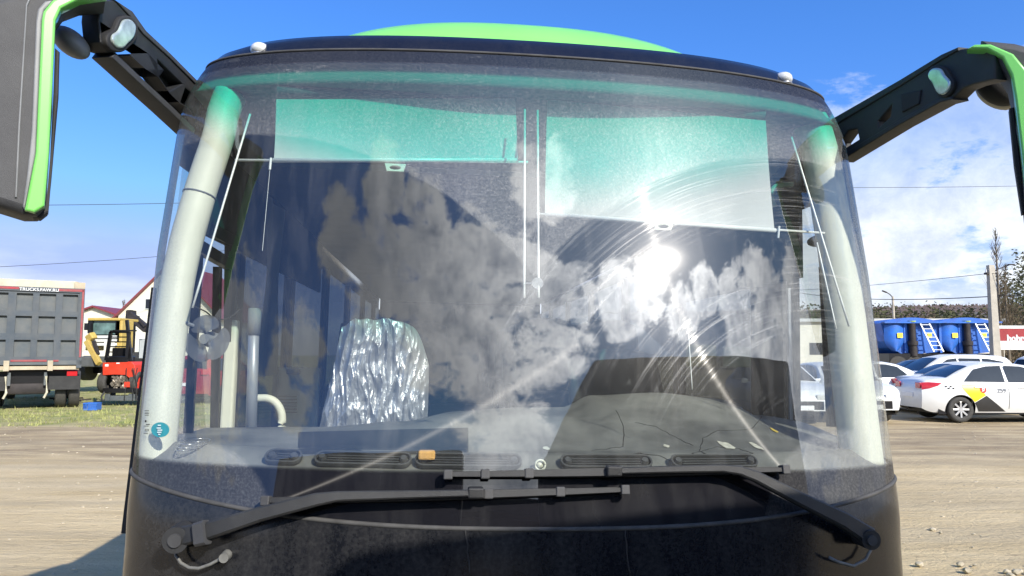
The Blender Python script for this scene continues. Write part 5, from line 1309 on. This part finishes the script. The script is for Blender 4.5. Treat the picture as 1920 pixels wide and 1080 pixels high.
q = MB(); q.boxb(lx(-48), lx(135), -.05, 5.8, Zt(541), Zt(526)); q.obj('load_cover', M['tcanvas'], root); 
q = MB(); q.boxb(lx(137), lx(152), -.14, .4, Zt(540), Zt(528)); q.boxb(lx(131), lx(138), -.15, .3, Zt(540), Zt(527)); q.obj('corner_post', M['tsand'], root)
text('lettering', 'TRUCKS.FAW.RU', .135, Matrix.Translation((lx(65), -.185, Zt(545))) @ Matrix.Rotation(rad(90), 4, 'X'), M['white'], root, .003, .0)
q = MB(); q.boxb(-1.9, -.9, .2, 8.5, .55, 1.15); q.boxb(-2.5, -.3, .35, .5, .75, 1.15); q.obj('chassis', M['black'], root)
for x, xx in ((-2.45, -2.1), (-.70, -.35), (-.33, .0+.02)):
    for y in (.75, 2.1, 6.8): w_ = wheel_mesh(.52, .30, x+.17, y, .52); w_.obj('wheel', M['tyre'], root, True)
q = MB(); q.boxb(-.85, -.02, .02, .08, .58, 1.0); q.boxb(-2.6, -1.9, .02, .08, .58, 1.0); q.obj('mudflap', M['rubber'], root)
q = MB(); q.boxb(-.38, -.10, .00, .05, 1.0, 1.15); q.boxb(-2.6, -2.3, .0, .05, 1.0, 1.15); q.obj('tail_lamp', M['red'], root)
q = MB(); [q.boxb(lx(x), lx(x+6), .0, .12, Zt(722), Zt(698)) for x in (15, 82)]; q.obj('bracket', M['tpanel'], root)
q = MB(); [q.tube([(lx(x), -.02, Zt(705)), (lx(x+3), -.05, Zt(735)), (lx(x-2), -.02, Zt(745))], .035, 6) for x in (12, 86)]; q.obj('strap', M['tcanvas'], root)
q = MB(); q.boxb(-2.5, -.1, 6.6, 8.4, .9, 3.1, .1); q.obj('cab', M['tred'], root)
q = MB(); q.box((lx(52), .3, .62), (1.2, .3, .35), None, .08); q.cyl((lx(30), .75, .62), (lx(80), .75, .62), .14, 14); q.obj('axle', M['pipe'], root, 'auto')

# yellow backhoe digger behind
M['dyel'] = mat('worn_yellow_paint', (.52, .37, .08), .5, 0, .15, 3, dirt=(.25, .2, .12), dirt_amt=.4)
M['cabglass'] = mat('green_cab_glass', (.10, .17, .16), .1, 0, .4, 3)
Y = 33.; root = thing('backhoe_digger', 'yellow backhoe digger with a glazed cab, parked between truck and red loader', 'digger', at(190, 700, Y)*1.0); root.location.z = 0
def bx(nm, m, *bs, dep=.5, Yo=0., bevel=.0):
    q = MB()
    for b_ in bs: pb(q, *b_[:4], Y+(b_[4] if len(b_) > 4 else Yo), (b_[5] if len(b_) > 5 else dep), bevel)
    return q.obj(nm, m, root)
bx('cab_roof', M['dyel'], (164, 224, 596, 601), dep=1.7, Yo=-.1, bevel=.03)
bx('cab_frame', M['black'], (165, 173, 601, 625), (217, 223, 601, 640), (165, 173, 601, 625, 1.5, .1), dep=.12)
bx('cab_window', M['cabglass'], (173, 217, 602, 627), dep=.04, Yo=.06)
bx('cab_interior', M['darkint'], (172, 219, 602, 640), dep=1.2, Yo=.3)
bx('engine_cover', M['dyel'], (161, 172, 628, 657), (217, 226, 601, 680), dep=1.0, bevel=.03)
bx('grille', M['trwhite'], (174, 218, 629, 634), (174, 218, 636, 641), (174, 218, 643, 648), dep=.06, Yo=-.1)
q = MB(); q.bar(at(163, 640, Y-.6), at(186, 682, Y-1.1), .22, .20, (0, 1, 0), .02); q.bar(at(166, 636, Y-.4), at(176, 628, Y-.5), .3, .3, (0, 1, 0), .04); q.obj('boom', M['dyel'], root)
q = MB(); q.bar(at(176, 640, Y-.7), at(184, 665, Y-.9), .12, .12, (0, 1, 0)); q.obj('hydraulic_ram', M['pipe'], root)
bx('loading_bucket', mat('grey_bucket_steel', (.12, .13, .13), .6, .3, .2, 3), (150, 183, 668, 688), dep=.9, Yo=-1.0, bevel=.04)
bx('mirror', M['black'], (158, 164, 606, 619), dep=.08, Yo=-.3)
q = MB(); [q.cyl(at(x, 690, Y+a_), at(x, 690, Y+a_)+Vector((.35, 0, 0)), .55, 22) for x in (158, 205) for a_ in (.2, 1.9)]; q.obj('wheel', M['tyre'], root)
bx('chassis', M['black'], (160, 225, 672, 700), dep=2., Yo=.3)
shift(root)
q = MB(); Y = 38.; root = thing('crane_arm_lorry', 'grey lorry with a folded dark crane arm, behind the red loader', 'lorry', at(252, 690, Y)); root.location.z = 0
bx('crane_post', M['pipe'], (236, 247, 582, 660), dep=.3)
q = MB(); q.bar(at(243, 590, Y-.2), at(276, 618, Y-.4), .38, .32, (0, 1, 0), .04); q.bar(at(258, 596, Y-.5), at(272, 612, Y-.6), .12, .1, (0, 1, 0)); q.obj('crane_boom', M['pipe'], root)
bx('crane_head', M['pipe'], (238, 244, 581, 600), (248, 256, 592, 606), dep=.3, Yo=-.3)
bx('lorry_cab', M['roofgrey'], (262, 300, 636, 690), dep=2.0); bx('lorry_bed', M['darkint'], (222, 300, 660, 700), dep=2.2, Yo=.2)
shift(root)
# red mini loader
Y = 24.5; M['lred'] = mat('bright_red_paint', (.62, .035, .012), .45, 0, .08, 3, dirt=(.3, .1, .05), dirt_amt=.3); M['engine'] = mat('oily_engine', (.22, .19, .15), .5, .5, .6, 9)
root = thing('mini_loader', 'bright red mini loader with a black roll cage and its engine exposed, on the grass', 'loader', at(225, 750, Y)); root.location.z = 0
q = MB()
out = [(192, 680), (246, 678), (252, 684), (258, 736), (252, 734), (248, 712), (236, 702), (214, 702), (192, 704)]
a = [at(x, y, Y) for x, y in out]; f0 = [q.bm.verts.new(p) for p in a]; f1 = [q.bm.verts.new(p+Vector((0, 1.3, 0))) for p in a]; q.bm.faces.new(f0); q.bm.faces.new(f1[::-1])
for i in range(len(a)): j = (i+1) % len(a); q.bm.faces.new((f0[i], f0[j], f1[j], f1[i]))
bmesh.ops.bevel(q.bm, geom=q.bm.edges[:], offset=.015, segments=1, affect='EDGES'); q.obj('body_shell', M['lred'], root)
q = MB()
for (x0, y0, x1, y1, d) in ((199, 676, 208, 622, 0), (238, 672, 242, 622, 0), (246, 676, 238, 600, .1), (208, 622, 240, 622, 0), (199, 676, 208, 622, .9), (238, 672, 242, 622, .9), (208, 622, 208, 623, 0)):
    if (x0, y0) != (x1, y1): q.bar(at(x0, y0, Y+d), at(x1, y1, Y+d), .09, .09, (0, 1, 0))
q.bar(at(208, 622, Y), at(208, 622, Y+.9), .08, .08); q.bar(at(240, 622, Y), at(241, 622, Y+.9), .08, .08)
for z_ in (632, 641, 650, 660): q.bar(at(205, z_, Y+.9), at(242, z_, Y+.9), .04, .04, (0, 1, 0))
q.bar(at(212, 620, Y-.1), at(256, 620, Y-.1), .05, .05, (0, 1, 0)); q.obj('roll_cage', M['black'], root)
bx('seat_back', M['black'], (198, 240, 668, 680), (210, 236, 652, 670, .5), dep=.5, bevel=.03)
bx('rear_frame', M['black'], (192, 258, 728, 737), dep=.35, Yo=-.05, bevel=.02); bx('counterweight', M['tpanel'], (196, 205, 738, 752), (206, 240, 742, 752), (240, 252, 738, 752), dep=.4, Yo=.0, bevel=.02)
bx('engine_bay', M['black'], (208, 250, 702, 730), dep=1.0, Yo=.12)
q = MB(); r_ = random.Random(3)
for k in range(46):
    c = at(r_.uniform(211, 238), r_.uniform(705, 727), Y+.02); q.box(c, [r_.uniform(.03, .14) for _ in range(3)], Matrix.Rotation(r_.random(), 3, 'Y'), 0) if r_.random() < .5 else q.cyl(c, c+Vector((r_.uniform(-.1, .1), -.02, r_.uniform(-.1, .1))), r_.uniform(.02, .06), 8)
q.obj('engine', M['engine'], root)
bx('battery', M['lred'], (233, 243, 716, 726), dep=.1, Yo=-.06); bx('filter', M['white'], (242, 250, 712, 724), dep=.1, Yo=-.03, bevel=.03)
w_ = wheel_mesh(.36, .26, 0, 0, 0); a = at(199, 717, Y+.30); o = w_.obj('wheel', M['tyre'], root, True); o.data.transform(Matrix.Translation(a))
w_ = wheel_mesh(.36, .26, 0, 0, 0); a = at(257, 717, Y+.30); o = w_.obj('wheel', M['tyre'], root, True); o.data.transform(Matrix.Translation(a))
q = MB(); [q.tube(lerp_list([at(x+r_.uniform(-3, 3), y, Y-.05-.05*r_.random()) for y in (690, 705, 722, 740, 752)], 3), .014, 5) for x in (236, 254, 257, 249)]; q.tube(lerp_list([at(196, 735, Y-.1), at(190, 745, Y-.2), at(194, 752, Y-.2)], 4), .03, 6); q.obj('hydraulic_hose', M['rubber'], root)
bx('hazard_mark', M['white'], (197, 203, 683, 687), (218, 224, 680, 682), dep=.01, Yo=-.012)
shift(root)
q = MB()
for k in range(16):
    p = at(r_.uniform(157, 190), 0, 25.5); p = Vector((p.x, 25.5+r_.uniform(-.5, .5), r_.uniform(.03, .2))); q.bar(p, p+Vector((r_.uniform(-.5, .5), r_.uniform(-.2, .2), r_.uniform(-.06, .1))), .05, .05)
tag(q.obj('scrap_metal', M['pipe'], None), 'dark heap of scrap bars on the grass left of the red loader', 'scrap')
M['cblue'] = mat('blue_crate_plastic', (.03, .13, .45), .5)
a = at(173, 765, 22.4); root = thing('blue_crate', 'small blue plastic crate lying on the grass in front of the red loader', 'crate', (a.x, 22.4, 0), rad(8))
q = MB(); q.boxb(-.19, .19, -.15, .15, .01, .03); q.boxb(-.2, .2, -.16, -.15, .01, .06); q.boxb(-.2, .2, .15, .16, .01, .06)
for x in [-.19+.0475*k for k in range(9)]: q.boxb(x-.009, x+.009, -.16, -.148, .06, .20); q.boxb(x-.009, x+.009, .148, .16, .06, .20)
q.boxb(-.2, .2, -.165, -.145, .20, .23); q.boxb(-.2, .2, .145, .165, .20, .23); q.boxb(-.2, -.18, -.16, .16, .03, .23); q.boxb(.18, .2, -.16, .16, .03, .23); q.obj('crate_shell', M['cblue'], root)
# red car seen through the left door glass
car(SUV, 'parked_car', 'dark red car seen through the left corner of the windscreen, its plate low', 'car', -10.95, 25.2, rad(88), M['trred'])

# ------------------------------------------------------------------ every separate piece a part of its own
def split_loose(o):
    bm = bmesh.new(); bm.from_mesh(o.data); seen = set(); comps = []
    bm.verts.ensure_lookup_table()
    for v in bm.verts:
        if v.index in seen: continue
        st = [v]; seen.add(v.index); c = [v]
        while st:
            a = st.pop()
            for e in a.link_edges:
                b = e.other_vert(a)
                if b.index not in seen: seen.add(b.index); st.append(b); c.append(b)
        comps.append(c)
    if len(comps) < 2: bm.free(); return
    me0 = o.data
    for c in comps:
        ids = {v.index: i for i, v in enumerate(c)}; fs = {f for v in c for f in v.link_faces}
        me = bpy.data.meshes.new(me0.name); me.from_pydata([v.co[:] for v in c], [], [[ids[v.index] for v in f.verts] for f in fs])
        for m_ in me0.materials: me.materials.append(m_)
        sm = me0.polygons[0].use_smooth
        for p in me.polygons: p.use_smooth = sm
        if sm:
            try: me.set_sharp_from_angle(angle=rad(38))
            except Exception: pass
        if c is comps[0]: o.data = me
        else:
            n_ = bpy.data.objects.new(o.name.split('.')[0], me); C.objects.link(n_); n_.parent = o.parent; n_.matrix_world = o.matrix_world.copy()
            n_.parent = o.parent; n_.matrix_parent_inverse = o.matrix_parent_inverse.copy(); n_.matrix_basis = o.matrix_basis.copy()
    bm.free()
for o in list(bpy.data.objects):
    if o.type == 'MESH' and o.parent is not None and o.name.split('.')[0] in ('yellow_patch', 'dark_patch', 'side_window', 'tail_lamp', 'headlamp', 'mudflap', 'hydraulic_hose', 'wheel', 'bracket', 'strap',
        'insulator', 'window', 'frame_rib', 'battery', 'counterweight', 'checker_mark', 'hazard_mark', 'door_gap', 'crane_head', 'engine_cover', 'red_trim') and not o.children:
        split_loose(o)
